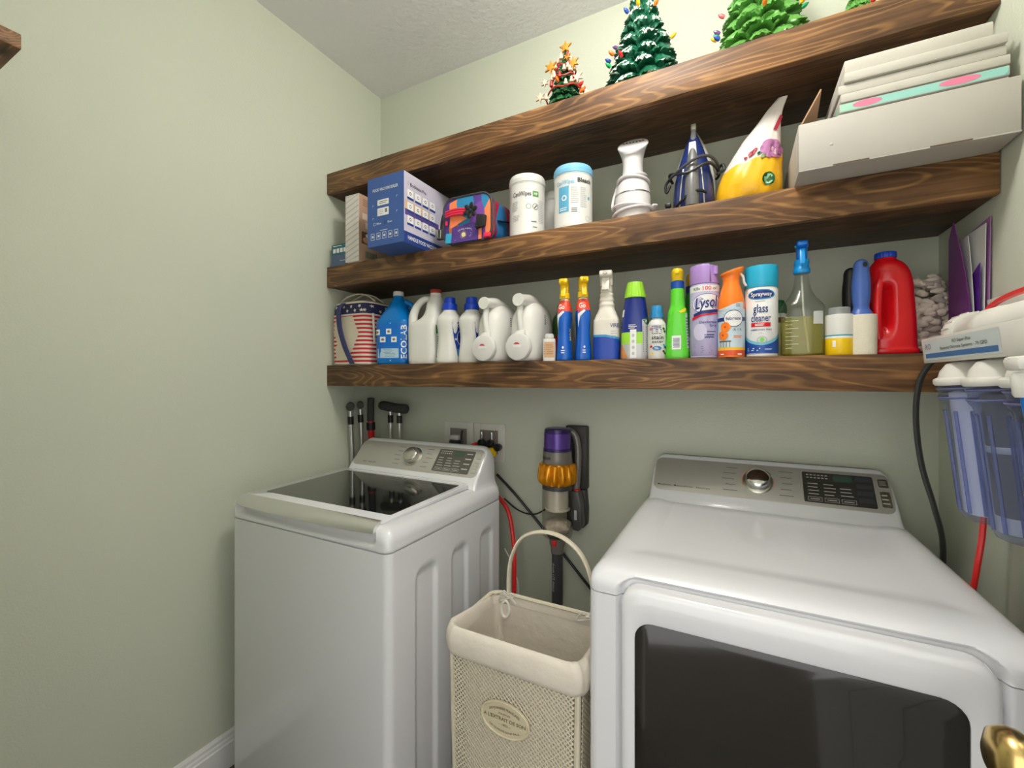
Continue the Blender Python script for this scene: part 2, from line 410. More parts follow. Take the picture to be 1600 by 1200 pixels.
# ================================================================== shelves
def shelf(ztop, seed, label):
    t = thing('floating_shelf', label, 'shelf', (XL, SHY, ztop), 0, 'dark stained wooden shelves on the back wall')
    W = XR - XL - .002; wf = wood('stained_pine_%d' % seed, seed); wb = wood('stained_pine_shaded_%d' % seed, seed + .43, (50, 36, 26), (92, 66, 44), (128, 92, 58)); D = YB - SHY  # wb: same pine darkened, the underside's shade put into its colour
    MB().box(.001, W, 0, .020, -.088, 0, wf, .0015).build('front_board', t)
    MB().box(.001, W, .0203, D - .001, -.0195, -.0004, wf, .001).build('top_board', t)
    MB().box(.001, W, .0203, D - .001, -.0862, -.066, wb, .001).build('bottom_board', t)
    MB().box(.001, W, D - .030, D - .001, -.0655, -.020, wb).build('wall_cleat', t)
shelf(Z1, 1, 'lowest dark wooden shelf, full of cleaning bottles')
shelf(Z2, 2, 'middle dark wooden shelf, holding boxes, wipes and iron')
shelf(Z3, 3, 'highest dark wooden shelf with ceramic Christmas trees on it')
t = thing('wall_shelf', 'thin dark wooden shelf end high on the left wall', 'shelf', (XL, .33, 1.345 + .688))
ws = wood('stained_pine_left', 4.7)
MB().box(.001, .245, -.36, 0, -.0, .032, ws, .002).build('board', t)
MB().box(.001, .02, -.36, -.002, -.03, -.0003, ws, .001).build('wall_cleat', t)

# ================================================================== washer and dryer
def sm(a, b, x):
    t = max(0, min(1, (x - a) / (b - a))); return t * t * (3 - 2 * t)
def perim(x0, x1, y0, y1, r, nfront, nright):
    """rounded rectangle seen from above, front side (low y) and right side (high x) finely divided"""
    P = []
    for i in range(nfront + 1): P.append((x0 + r + (x1 - x0 - 2 * r) * i / nfront, y0, 'f'))
    for i in range(1, 6): a = R(-90 + 90 * i / 6); P.append((x1 - r + r * math.cos(a), y0 + r + r * math.sin(a), 'c'))
    for i in range(nright + 1): P.append((x1, y0 + r + (y1 - y0 - 2 * r) * i / nright, 'r'))
    for cx, cy, a0 in ((x1 - r, y1 - r, 0), (x0 + r, y1 - r, 90), (x0 + r, y0 + r, 180)):
        for i in range(1, 6 if a0 < 180 else 6): a = R(a0 + 90 * i / 6); P.append((cx + r * math.cos(a), cy + r * math.sin(a), 'c'))
        if a0 == 0: P.append((x1 - r, y1, 'b'))
        if a0 == 0: P.append((x0 + r, y1, 'b'))
        if a0 == 90: P.append((x0, y1 - r, 'l')); P.append((x0, y0 + r, 'l'))
    return P
def sdf_rr(x, y, x0, x1, y0, y1, r):
    dx = abs(x - (x0 + x1) / 2) - (x1 - x0) / 2 + r; dy = abs(y - (y0 + y1) / 2) - (y1 - y0) / 2 + r
    return math.hypot(max(dx, 0), max(dy, 0)) + min(max(dx, dy), 0) - r

FT, FZ0, FSL = .128, .982, math.atan2(.096, .083)          # fascia height up the slope, foot height, slope
def console(t, W, yb, yk, arcs, words):
    """control console: white housing with a silver fascia, knob, display and keys; x from 0 to W, foot of the fascia at yb, back at yk"""
    keys = [(.925, .006, -.030), (.938, .0125, -.030), (.948, .0185, -.028), (.955, .0215, -.022), (.964, .0235, -.014), (.974, .0245, -.007), (.985, .025, .000), (1.01, .0255, .0235), (1.04, .027, .0505), (1.062, .031, .070), (1.074, .036, .080), (1.082, .044, .088), (1.0865, .055, .0955)]
    rs = []
    for z, ins, dy in keys:
        y1 = yk - sm(1.03, 1.09, z) * .018
        rs.append([(x, y, z) for x, y in rrect(ins, W - ins, yb + dy, y1, .012, 4)])
    MB().rings(rs, WHITE).build('console', t, 50)
    cs, sn = math.cos(FSL), math.sin(FSL)
    F0 = flat((0, yb, FZ0), (1, 0, 0), (0, cs, sn))
    S = lambda x, y, off=0: F0(x, y, off + .0022)
    pts = rrect(.034, W - .034, .004, FT - .004, .022, 6)
    MB().rings([[F0(x, y, -.004) for x, y in pts], [F0(x, y, .0015) for x, y in pts], [F0(W / 2 + (x - W / 2) * .996, FT / 2 + (y - FT / 2) * .97, .0022) for x, y in pts]], SILVER).build('fascia', t, 30)
    # knob on its dial
    kx, ky = W * .487, FT * .52
    for a0, a1, mt in arcs:
        mb = MB(); n = 14
        vs = [S(kx + rr * math.cos(R(a0 + (a1 - a0) * i / n)), ky + rr * math.sin(R(a0 + (a1 - a0) * i / n)), .0004) for i in range(n + 1) for rr in (.0425, .0445)]
        mb.add(vs, [[2 * i, 2 * i + 1, 2 * i + 3, 2 * i + 2] for i in range(n)], mt).build('dial_mark', t, 0, False)
    ox, oy, oz = S(kx, ky, 0); n = Vector((0, -sn, cs)); q = n.to_track_quat('Z', 'Y').to_matrix().to_4x4()
    MB().lathe([(.041, -.001), (.041, .002), (.038, .004), (.034, .0045)], STEEL, 40, Matrix.Translation((ox, oy, oz)) @ q).build('dial_ring', t, 50)
    MB().lathe([(.0335, .0045), (.0335, .014), (.0325, .022), (.030, .0255), (.022, .0285), (.001, .0298)], words['knob'], 40, Matrix.Translation((ox, oy, oz)) @ q).build('knob', t, 50)
    # programme names around the dial
    it = []
    for s_ in (-1, 1):
        for i in range(5):
            xx = kx + s_ * (.055 + .010 * abs(i - 2) * 0 + .004 * (2 - abs(i - 2))); yy = ky + (i - 2) * .0195
            ln = random.uniform(.026, .042)
            it.append((xx if s_ > 0 else xx - ln, yy - .0011, xx + ln if s_ > 0 else xx, yy + .0011))
    bars(t, S, it, GREY, 'programme_print')
    text(t, S, 'SAMSUNG', .090, FT * .83, .0075, words['logo'], .088, 0)
    text(t, S, words['sub'], .125, FT * .18, .0048, INK, words['subw'], 0.004)
    # display window with its keys
    x0, x1 = W * .655, W * .895
    D = MB(); pr = rrect(x0, x1, FT * .13, FT * .88, .004, 3)
    D.rings([[S(x, y, -.001) for x, y in pr], [S(x, y, .0012) for x, y in pr]], words['disp']); D.build('display_panel', t, 30)
    SD = lambda x, y, off=0: S(x, y, off + .0013)
    w_ = x1 - x0
    rect(t, SD, x0 + w_ * .45, FT * .68, x0 + w_ * .72, FT * .84, mat('display_lcd', (70, 92, 80), .2), 'display_screen')
    it = []
    for r_ in range(2):
        for i in range(6): it.append((x0 + w_ * (.06 + .055 * i), FT * (.80 - .07 * r_), x0 + w_ * (.095 + .055 * i), FT * (.822 - .07 * r_)))
    for c_, (cx, n_) in enumerate(((.07, 4), (.30, 4), (.53, 3))):
        for i in range(n_):
            yy = FT * (.58 - .085 * i - (.07 if n_ == 3 else 0)); it.append((x0 + w_ * cx, yy, x0 + w_ * (cx + random.uniform(.12, .18)), yy + .0022))
    for i in range(4): it.append((x0 + w_ * .79, FT * (.76 - .165 * i), x0 + w_ * .95, FT * (.79 - .165 * i)))
    bars(t, SD, it, words['pale'], 'display_print', .0004)
    for i in range(3):
        a = x0 + w_ * (.06 + .235 * i); b = a + w_ * .20
        mb = MB()
        for q_ in ((a, FT * .165, b, FT * .172), (a, FT * .255, b, FT * .262), (a, FT * .165, a + .0009, FT * .262), (b - .0009, FT * .165, b, FT * .262), (a + .005, FT * .205, b - .005, FT * .222)): grid(mb, SD, *q_, words['pale'], .0004, 1, 1)
        mb.build('key', t, 0, False)
    if words['dark']:
        for i in range(4):
            y_ = FT * (.735 - .165 * i); mb = MB(); pr = rrect(x0 + w_ * .765, x1 - .004, y_ - .001, y_ + .013, .002, 2)
            mb.rings([[SD(x, y, 0) for x, y in pr], [SD(x, y, .0006) for x, y in pr]], mat('key_grey', (70, 70, 76), .35)); mb.build('key', t, 0)
    for y0, y1 in ((FT * .64, FT * .84), (FT * .18, FT * .54)):
        mb = MB(); pr = rrect(W * .910, W * .942, y0, y1, .003, 3)
        mb.rings([[S(x, y, -.001) for x, y in pr], [S(x, y, .0018) for x, y in pr]], STEEL if words['dark'] else SILVER); mb.build('push_button', t, 30)
        lines(t, S, W * .914, W * .938, y0 + .005, y1 - .005, 3, words['pale'], off=.0022, fill=.3)

# ---- washer
WX, WW, WY0, WY1 = -1.482, .686, .842, 1.447
t = thing('washing_machine', 'white top loading washing machine with a dark glass lid', 'washing machine', (WX, 0, 0))
ribs = [(.955, 1.045, .10, .800), (1.128, 1.213, .10, .800), (1.298, 1.378, .10, .800)]
def wash_body(z, P):
    out = []
    for x, y, k_ in P:
        if k_ == 'r':
            for a, b, z0, z1 in ribs: x -= .009 * sm(.006, -.008, sdf_rr(y, z, a, b, z0, z1, .026))
        out.append((x, y, z))
    return out
P = perim(0, WW, WY0, WY1, .022, 2, 110)
zs = [.02, .06] + [.08 + .74 * i / 74 for i in range(75)] + [.86, .884, .887]
MB().rings([wash_body(z, P) for z in zs], WHITE).build('cabinet', t, 50)
for fx in (.05, WW - .05):
    for fy in (WY0 + .06, WY1 - .06): MB().lathe([(.02, .0), (.022, .008), (.014, .012), (.012, .022)], BLACK, 14, Matrix.Translation((fx, fy, .0))).build('foot', t)
rs = []
P0 = perim(0, WW, WY0, WY1, .024, 70, 6)
for z, ins in [(.8895, .002), (.892, 0), (.897, 0), (.902, 0), (.907, .0), (.912, .0), (.917, .0), (.922, .001), (.927, .0025), (.932, .005), (.938, .009), (.944, .0145), (.949, .022), (.9525, .032), (.954, .046), (.954, .075)]:
    ring = []
    for x, y, k_ in P0:
        cx, cy = WW / 2, (WY0 + WY1) / 2
        xx = cx + (x - cx) * (1 - ins / (WW / 2)); yy = cy + (y - cy) * (1 - ins / ((WY1 - WY0) / 2) * .8)
        if k_ == 'f':        # the finger pocket under the lid handle
            bow = .010 * (1 - ((x - WW / 2) / .33) ** 2)
            yy += .020 * sm(.008, -.008, sdf_rr(x, z, .024, WW - .05, .912 - bow, .99, .012))
        ring.append((xx, yy, z))
    rs.append(ring)
MB().rings(rs, WHITE).build('top_cover', t, 50)
# lid with its glass and chrome handle
LX0, LX1, LY0, LY1 = .022, WW - .046, .866, 1.296
pr = rrect(LX0, LX1, LY0, LY1, .012, 4); sl = lambda y: .0105 * (y - LY0) / (LY1 - LY0)
lid = MB().rings([[(x, y, .9545 + sl(y) * .2) for x, y in pr], [(x, y, .9585 + sl(y)) for x, y in pr], [(WW / 2 + (x - WW / 2) * .992, 1.08 + (y - 1.08) * .988, .9605 + sl(y)) for x, y in pr]], WHITE).build('lid', t, 40)
pg = rrect(.062, WW - .066, .920, 1.262, .006, 3)
MB().rings([[(x, y, .9603 + sl(y)) for x, y in pg], [(x, y, .9614 + sl(y)) for x, y in pg]], GLASSK).build('lid_glass', lid, 30)
MB().box(.070, WW - .075, LY1 - .018, LY1 + .004, .9585, .973, WHITE, .004).build('lid_hinge', lid)
n = 40; rs = []
for i in range(n + 1):
    u = i / n; x = .026 + u * (WW - .052 - .048 + .022); e = 1 - abs(2 * u - 1) ** 8 * .25; bw = .009 * (1 - (2 * u - 1) ** 2)
    rs.append([(x, .872, .9635), (x, .860 - bw * .3, .962), (x, .848 - bw * .5, .955), (x, .842 - bw, .944 * e + .955 * (1 - e)), (x, .8405 - bw, .9335 * e + .95 * (1 - e)), (x, .845 - bw, .9315 * e + .95 * (1 - e)), (x, .856, .945), (x, .872, .957)])
MB().rings(rs, mat('satin_chrome', (224, 224, 222), .24, .85, var=.03, vscale=40)).build('lid_handle', lid, 50)
# grooves between lid and cover
CYAN = mat('pale_cyan_mark', (150, 196, 206), .5)
console(t, WW, 1.312, WY1, [(20, 75, CYAN), (95, 160, CYAN), (185, 250, CYAN)],
        dict(knob=mat('knob_satin', (196, 193, 184), .25, .85, var=.03), logo=mat('faint_logo', (186, 178, 168), .4, .5), sub='VRT   Aqua Jet', subw=.075, disp=mat('display_grey', (88, 86, 80), .3), pale=mat('pale_print', (206, 204, 196), .5), dark=False))

# ---- dryer
DX, DW, DY0, DY1 = -.275, .685, .876, 1.600
t = thing('clothes_dryer', 'white front loading clothes dryer with a dark door window', 'dryer', (DX, 0, 0))
DL, DRt, DT = .072, .612, .934                         # door sides and top
P0 = perim(0, DW, DY0, DY1, .020, 170, 6)
rs = []
for z in [.02, .06, .2, .24, .27, .28, .285, .29, .295, .30, .31, .33, .5, .7, .85, .9, .9035]:
    ring = []
    for x, y, k_ in P0:
        if k_ == 'f': y += .016 * sm(.006, -.004, sdf_rr(x, z, DL - .008, DRt + .008, .29, 1.2, .03))
        ring.append((x, y, z))
    rs.append(ring)
MB().rings(rs, WHITE).build('cabinet', t, 50)
for fx in (.05, DW - .05):
    for fy in (DY0 + .06, DY1 - .06): MB().lathe([(.02, .0), (.022, .008), (.014, .012), (.012, .022)], BLACK, 14, Matrix.Translation((fx, fy, .0))).build('foot', t)
rs = []
for z, ins, fy in [(.9055, .001, 0), (.908, 0, 0), (.913, 0, 0), (.918, 0, 0), (.923, .0, .0005), (.928, .0008, .0015), (.930, .0012, .0022), (.932, .0016, .003), (.934, .0022, .0042), (.936, .003, .0055), (.938, .004, .0072), (.940, .005, .009), (.942, .0062, .011), (.945, .0085, .0145), (.950, .013, .022), (.9545, .019, .032), (.958, .027, .046), (.9602, .037, .064), (.9612, .048, .085), (.9600, .066, .105), (.9575, .080, .122), (.9560, .1, .145)]:
    ring = []
    for x, y, k_ in P0:
        cx, cy = DW / 2, DY1
        xx = cx + (x - cx) * (1 - ins / (DW / 2)); yy = cy + (y - cy) * (1 - fy / (DY1 - DY0))
        if k_ == 'f': yy += .016 * sm(.006, -.004, sdf_rr(x, z, DL - .008, DRt + .008, .29, DT + .006, .03))
        ring.append((xx, yy, z))
    rs.append(ring)
MB().rings(rs, WHITE).build('top_cover', t, 50)
# door with its window
doorf = MB(); o_ = rrect(DL, DRt, .30, DT, .036, 6); n_ = len(o_)
def ringd(f, y, pts=o_): return [((DL + DRt) / 2 + (x - (DL + DRt) / 2) * (1 - f / .27), y, .617 + (z - .617) * (1 - f / .317)) for x, z in pts]
i_ = rrect(.099, .577, .365, .873, .034, 6)
rsd = [ringd(0, .890), ringd(0, .866), ringd(.004, .860), ringd(.010, .8575), [(x, .8575, z) for x, z in rrect(.095, .581, .361, .877, .036, 6)], [(x, .8600, z) for x, z in i_], [(x, .868, z) for x, z in i_]]
do = doorf.rings(rsd, WHITE, False, False).build('door', t, 45)
SMOKE = mat('smoked_glass', (38, 37, 34), .10, var=.03, coat=.3)
MB().rings([[(x, .866, z) for x, z in i_], [(x, .8625, z) for x, z in i_], [(.338 + (x - .338) * .985, .8615, .619 + (z - .619) * .985) for x, z in i_]], SMOKE).build('door_window', do, 40)
MB().box(DL + .01, DRt - .01, .8665, .8895, .31, DT - .01, WHITE2).build('door_back', do)
OM = mat('orange_mark', (226, 140, 104), .5); BM_ = mat('dark_mark', (70, 66, 60), .5)
console(t, DW, 1.468, DY1 - .004, [(35, 85, BM_), (92, 205, OM), (-30, 15, OM)],
        dict(knob=CHROME, logo=mat('faint_logo2', (196, 180, 160), .4, .5), sub='MultiSteam   MoistureSensor   SmartCare', subw=.155, disp=mat('display_dark', (62, 60, 56), .28), pale=mat('pale_print2', (200, 198, 190), .5), dark=True))

# ================================================================== hamper
HX0, HX1, HY0, HY1, HZ = -.655, -.300, .905, 1.145, .700
t = thing('laundry_hamper', 'cream wire mesh laundry hamper with white cloth liner', 'hamper', ((HX0 + HX1) / 2, (HY0 + HY1) / 2, 0))
hx, hy = (HX1 - HX0) / 2, (HY1 - HY0) / 2
ta = lambda z: .93 + .07 * z / HZ
def hc(f, z, r=.03, n=5, g=0): return [(x, y, z) for x, y in rrect(-hx * f - g, hx * f + g, -hy * f - g, hy * f + g, r, n)]
for z, r_ in ((.012, .006), (HZ, .006)):
    MB().tube(hc(ta(z), z), r_, CREAM, 8, True).build('rim', t)
for sx in (-1, 1):
    for sy in (-1, 1):
        a = (sx * (hx - .009), sy * (hy - .009))
        MB().tube([(a[0] * ta(0), a[1] * ta(0), 0), (a[0], a[1], HZ)], .0075, CREAM, 8).build('corner_post', t)
def wires(S, w0, h0, pitch, rr=.0015):
    """diamond mesh on a w x h panel"""
    mb = MB(); D = w0 + h0; k_ = int(D / pitch)
    for sgn in (1, -1):
        for i in range(1, k_):
            c = i * pitch
            a = (max(0, c - h0), min(c, h0)); b = (min(c, w0), max(0, c - w0))
            if sgn < 0: a = (w0 - a[0], a[1]); b = (w0 - b[0], b[1])
            L_ = math.hypot(a[0] - b[0], a[1] - b[1])
            if L_ < .004: continue
            dx, dy = (b[0] - a[0]) / L_, (b[1] - a[1]) / L_; nx, ny = -dy * rr, dx * rr; o1 = .0006 * sgn
            vs = [S(a[0] + nx, a[1] + ny, o1), S(a[0] - nx, a[1] - ny, o1), S(b[0] - nx, b[1] - ny, o1), S(b[0] + nx, b[1] + ny, o1),
                  S(a[0] + nx, a[1] + ny, o1 - .0012), S(a[0] - nx, a[1] - ny, o1 - .0012), S(b[0] - nx, b[1] - ny, o1 - .0012), S(b[0] + nx, b[1] + ny, o1 - .0012)]
            mb.add(vs, [[0, 1, 2, 3], [4, 7, 6, 5], [0, 4, 5, 1], [2, 6, 7, 3], [1, 5, 6, 2], [3, 7, 4, 0]], CREAM)
    return mb
def panel(ax, sgn, z0=.012, z1=HZ):
    w_ = (hx if ax == 'x' else hy) * 2 - .03
    def S(x, y, off=0):
        z = z0 + y; f = ta(z); q = (x - w_ / 2) * f
        if ax == 'x': return (q * sgn * -1, sgn * (hy * f + off), z)
        return (sgn * (hx * f + off), q * sgn, z)
    o = wires(S, w_, z1 - z0, .0115).build('wire_mesh', t, 0); o['kind'] = 'stuff'
    return S
panel('x', -1); panel('x', 1); panel('y', -1); panel('y', 1)
LIN = mat('liner_cotton', (222, 214, 200), .85, var=.03, vscale=20, bump=.8, bscale=26)
# liner: up the inside of the basket, over the front and side rims as a rolled cuff, drawn down at the back
rs = []
N0 = 72
def liner(f, z, roll=0, wob=0):
    base = rrect(-hx, hx, -hy, hy, .035, 12); out = []; n = len(base)
    for j, (x, y) in enumerate(base):
        back = sm(-.4, .9, y / hy)                           # 0 at the front, 1 at the back
        fx_ = f * ta(min(z, HZ)) + roll * (1 - back * .9)
        wv = wob * (math.sin(j * .55) + .6 * math.sin(j * 1.27 + 1.3) + .5 * math.sin(j * 2.1 + z * 40))
        dz = -back * .022 * sm(.5, .69, z)
        out.append((x * (fx_ + wv * .6), y * (fx_ + wv) , z + dz + wv * .15))
    return out
for f, z, roll, wob in [(.91, .60, .105, .004), (.95, .646, .060, .005), (.95, .648, .100, .008), (.95, .660, .130, .011), (.95, .682, .140, .011), (.95, .702, .128, .010), (.95, .716, .095, .009), (.95, .7195, .05, .009), (.95, .716, .012, .010), (.94, .702, -.02, .018), (.92, .66, -.05, .026), (.88, .60, -.07, .036), (.80, .50, -.10, .045), (.70, .40, -.12, .045), (.60, .32, -.1, .03)]:
    rs.append(liner(f, z, roll, wob))
MB().rings(rs[1:], LIN, False, True).build('liner', t, 80)
MB().rings([[(x * .88 * ta(z), y * .84 * ta(z), z) for x, y in rrect(-hx, hx, -hy, hy, .03, 6)] for z in (.02, .2, .4, .6, .68)], LIN, True, False).build('liner_bag', t, 60)
# handle, ties
hp = [(-.123, hy - .004, HZ - .005), (-.126, hy, .745), (-.118, hy, .81), (-.09, hy, .868), (-.045, hy, .898), (.007, hy, .906), (.055, hy, .895), (.098, hy, .862), (.124, hy, .81), (.134, hy, .745), (.132, hy - .004, HZ - .005)]
MB().tube(spline(hp, 6), .0052, CREAM, 8, False, 1.6).build('handle', t)
MB().tube([(x, y - .008, z) for x, y, z in spline(hp, 6)], .0035, CREAM, 8, False).build('handle', t)
COT = mat('white_cotton_tie', (236, 232, 224), .85)
for bx in (-.123, .125):
    mb = MB()
    for q in range(4):
        a = q * 1.6 + bx * 9
        mb.tube(spline([(bx, hy - .012, HZ + .004), (bx + .018 * math.cos(a), hy - .016 - .008 * math.sin(q), HZ + .012 + .008 * math.sin(a)), (bx + .034 * math.cos(a + .4), hy - .014, HZ - .006 + .012 * math.sin(a * 2)), (bx + .008, hy - .014, HZ - .002)], 5), .0022, COT, 5)
    mb.build('cloth_tie', t)
# eyelet where the mesh shows through the cloth
MB().tube([(-.128 + .013 * math.cos(a), hy - .020 + .004 * math.sin(a), HZ - .036 + .022 * math.sin(a)) for a in [2 * PI * i / 20 for i in range(20)]], .004, COT, 6, True).build('eyelet', t)
# oval name plate
SF = lambda x, y, off=0: (x, -(hy * ta(y) + .003 + off), y)
PLATE = mat('cream_plate', (208, 198, 168), .45, var=.03); PINK = mat('plate_print', (104, 88, 56), .6)
mcx, mcz = -.010, .535; rs = []
for q, off in ((1, -.001), (1, .003), (.97, .0048), (.93, .0048), (.90, .0028), (.5, .0028), (.01, .0028)):
    rs.append([SF(mcx + .066 * q * math.cos(a), mcz + .043 * q * math.sin(a), off) for a in [2 * PI * j / 40 for j in range(40)]])
po = MB().rings(rs, PLATE, True, False).build('name_plate', t, 40)
SP = lambda x, y, off=0: SF(mcx + x, mcz + y, .0030 + off)
text(po, SP, 'SAVONNERIE FRANCAISE', 0, .0265, .0062, PINK, .082, .01, .0006, arc=.010)
text(po, SP, 'MAISON', 0, .0135, .0042, PINK, .030, 0, .0006)
text(po, SP, "A L'EXTRAIT DE SON", 0, .001, .0082, PINK, .112, .012, .0006)
text(po, SP, '~ 1852 ~', 0, -.012, .0052, PINK, .034, 0, .0006)
text(po, SP, 'DE QUALITE SAINT PAUL', 0, -.0275, .0048, PINK, .080, .004, .0006, arc=-.009)

# ================================================================== cordless vacuum on its wall dock
DOCKM = mat('dock_charcoal', (52, 50, 48), .5, var=.05)
t = thing('vacuum_dock', 'dark charcoal wall dock behind the cordless vacuum', 'wall dock', (-.535, YB, .80))
MB().box(-.050, .036, -.036, -.001, .126, .366, DOCKM, .006).build('dock_plate', t)
MB().box(-.046, .030, -.0395, -.0362, .30, .362, DOCKM, .001).build('dock_lip', t)
MB().prism([(-.045, .125), (.03, .125), (.036, .05), (.034, -.008), (.02, -.022), (-.045, -.022)], lambda p, q, k_: (p, -.0185 + k_, q), .034, DOCKM, .005).build('dock_cup', t)
t = thing('cordless_vacuum', 'purple and gold cordless stick vacuum hanging on the back wall', 'vacuum cleaner', (-.588, 1.500, 0))
VPUR = mat('vacuum_purple', (92, 62, 150), .25, .3, var=.04); VGREY = mat('vacuum_grey', (124, 120, 114), .35, .3, var=.04); VGOLD = mat('vacuum_gold', (226, 150, 20), .25, .55, var=.04)
VP2 = mat('vacuum_deep_purple', (52, 30, 96), .3, .2)
MB().lathe([(.040, 1.163), (.046, 1.160), (.0485, 1.152), (.0485, 1.146)], VP2, 36).build('filter_lid', t, 40)
MB().lathe([(.0500, 1.1455), (.0505, 1.09)], VPUR, 36).build('filter_ring', t, 40)
MB().lathe([(.0515, 1.0895), (.0520, 1.080)], VP2, 36).build('filter_band', t, 40)
hs = MB().lathe([(.0525, 1.0795), (.054, 1.06), (.056, 1.034), (.054, 1.03)], VGREY, 36).build('motor_housing', t, 40)
Lh = Loft([(1.03, .056, .056), (1.08, .0535, .0535)], 1)
text(t, Lh.surf(-118), 'dyson', 0, 1.058, .013, INK, .042, .012)
rs = []
for z, r_, am in [(1.036, .054, .0), (1.033, .062, .002), (1.020, .066, .0035), (1.0, .068, .0045), (.985, .0675, .006), (.972, .064, .0075), (.962, .058, .006), (.956, .054, 0)]:
    rs.append([((r_ + am * math.cos(14 * a)) * math.cos(a), (r_ + am * math.cos(14 * a)) * math.sin(a), z - .010 * (math.cos(14 * a) * .5) * (am / .0075)) for a in [2 * PI * j / 112 for j in range(112)]])
MB().rings(rs, VGOLD).build('cyclone_ring', t, 60)
for j in range(14):
    a = 2 * PI * (j + .5) / 14
    MB().tube([(.0645 * math.cos(a), .0645 * math.sin(a), 1.030), (.068 * math.cos(a), .068 * math.sin(a), .995)], .0042, VGOLD, 6).build('cyclone_rib', t)
MB().lathe([(.054, .955), (.056, .950), (.056, .940)], DGREY, 36).build('bin_collar', t)
MB().lathe([(.0415, .939), (.0415, .868), (.046, .866), (.046, .862), (.03, .858)], mat('shroud_grey', (214, 208, 196), .4, .2, var=.05), 36).build('shroud', t)
MB().lathe([(.056, .9395), (.0565, .85), (.0560, .775), (.052, .765), (.03, .760)], clear('clear_bin', (240, 238, 234), .2), 36, None, False, True).build('dust_bin', t)
rs = []
for q in range(9):
    ph = PI * q / 8
    rs.append([((.050 * math.sin(ph) + .002) * (1 + .1 * math.sin(5 * a + q)) * math.cos(a), (.050 * math.sin(ph) + .002) * (1 + .1 * math.sin(4 * a + q)) * math.sin(a), .800 - .030 * math.cos(ph)) for a in [2 * PI * j / 22 for j in range(22)]])
MB().rings(rs, mat('grey_dust', (186, 176, 162), .95, bump=.6, bscale=120, var=.2, vscale=60)).build('dust', t)
MB().lathe([(.030, .7595), (.030, .74), (.024, .72), (.0235, .702)], VGREY, 28).build('wand_socket', t)
MB().box(-.008, .008, -.036, -.026, .735, .757, RED, .003).build('release_button', t)
MB().lathe([(.0205, .7015), (.0205, .15)], DGREY, 28).build('wand', t)
Lw = Loft([(.1, .0205, .0205), (.75, .0205, .0205)], 1)
Sw = Lw.surf(-112)
text(t, lambda x, y, off=0: Sw(y, .615 - x, off), 'dyson v15 detect', 0, 0, .011, LGREY, .105, .006)
hd = MB(); hd.box(-.075, .075, -.085, .035, .055, .10, DGREY, .015); hd.lathe([(.02, .098), (.0205, .149)], VGREY, 20); hd.build('floor_head', t)
MB().lathe([(.03, 0), (.03, .12)], BLACK, 24, Matrix.Translation((-.07, -.045, .0315)) @ Matrix.Rotation(R(90), 4, 'Y')).build('brush_roller', t)
MB().tube(spline([(.020, .050, 1.15), (.050, .052, 1.135), (.062, .053, 1.08), (.060, .052, .98), (.056, .05, .93)], 6), [.013] * 25, VGREY, 10).build('handle_grip', t)
MB().box(.052, .070, .030, .062, .905, .935, RED, .004).build('trigger', t)
MB().prism([(.046, .93), (.072, .93), (.084, .88), (.086, .80), (.074, .782), (.05, .785)], lambda p, q, k_: (p, .044 + k_, q), .045, mat('battery_grey', (76, 74, 74), .4), .006).build('battery', t)
MB().box(.058, .068, .0195, .0232, .825, .86, LGREY, .001).build('battery_latch', t)

# ================================================================== laundry outlet box, hoses, cords
BOXM = mat('outlet_box_white', (214, 213, 206), .4)
t = thing('laundry_outlet_box', 'white double recessed supply box behind the washer', 'outlet box', (-1.021, YB, 1.072))
hw, hh = .156, .080
fr = MB()
for x0, x1 in ((-hw, -.002), (.002, hw)):
    a0, a1, b0, b1 = x0 + .030, x1 - .034, -.048, .052
    for q in ((x0, a0, -hh, hh), (a1, x1, -hh, hh), (a0, a1, -hh, b0), (a0, a1, b1, hh)): fr.box(q[0], q[1], -.006, -.0005, q[2], q[3], BOXM, .0008)
fr.build('face_frame', t)
INS = mat('box_inside', (128, 122, 116), .5)
for x0, x1 in ((-hw, -.002), (.002, hw)):
    a0, a1, b0, b1 = x0 + .030, x1 - .034, -.048, .052
    MB().box(a0, a1, -.0045, -.0012, b0, b1, INS).build('recess_back', t)
MB().tube([(.045, -.012, .045), (.045, -.012, .01)], .008, CHROME, 12).build('valve_stem', t)
MB().tube([(.095, -.012, .045), (.095, -.012, .01)], .008, CHROME, 12).build('valve_stem', t)
MB().box(-.11, -.062, -.034, -.006, .002, .024, WHITE2, .006).build('drain_elbow', t)
MB().lathe([(.024, 0), (.026, .012), (.022, .016)], DGREY, 20, Matrix.Translation((-.088, -.022, -.014))).build('drain_cap', t)
for i, (x, z) in enumerate(((.056, .000), (.080, -.006), (.098, .000), (.136, -.014))):
    M_ = Matrix.Translation((x, -.030, z)) @ Matrix.Rotation(R(90), 4, 'X')
    MB().lathe([(.013, -.014), (.0155, -.006), (.0155, .012), (.010, .018)], BLACK, 14, M_).build('valve_knob', t)
MB().lathe([(.022, -.028), (.024, -.010), (.015, .0), (.010, .006)], YEL, 18, Matrix.Translation((.110, -.044, -.022))).build('hose_coupling', t)
def cord(name, label, pts, r, m, k=8, n=8, cat='cord'):
    return tag(MB().tube(spline(pts, k), r, m, n).build(name, None), label, cat)
cord('water_hose', 'black hose dropping from the yellow coupling behind the washer', [(-.911, 1.566, 1.022), (-.911, 1.572, .97), (-.914, 1.582, .90), (-.92, 1.586, .6), (-.92, 1.586, .012)], .011, BLACK)
cord('drain_hose', 'thin black hose hanging inside the left supply box opening', [(-1.071, 1.590, 1.118), (-1.070, 1.580, 1.09), (-1.058, 1.570, 1.05), (-1.05, 1.56, .95), (-1.05, 1.56, .6), (-1.05, 1.56, .004)], .004, BLACK)
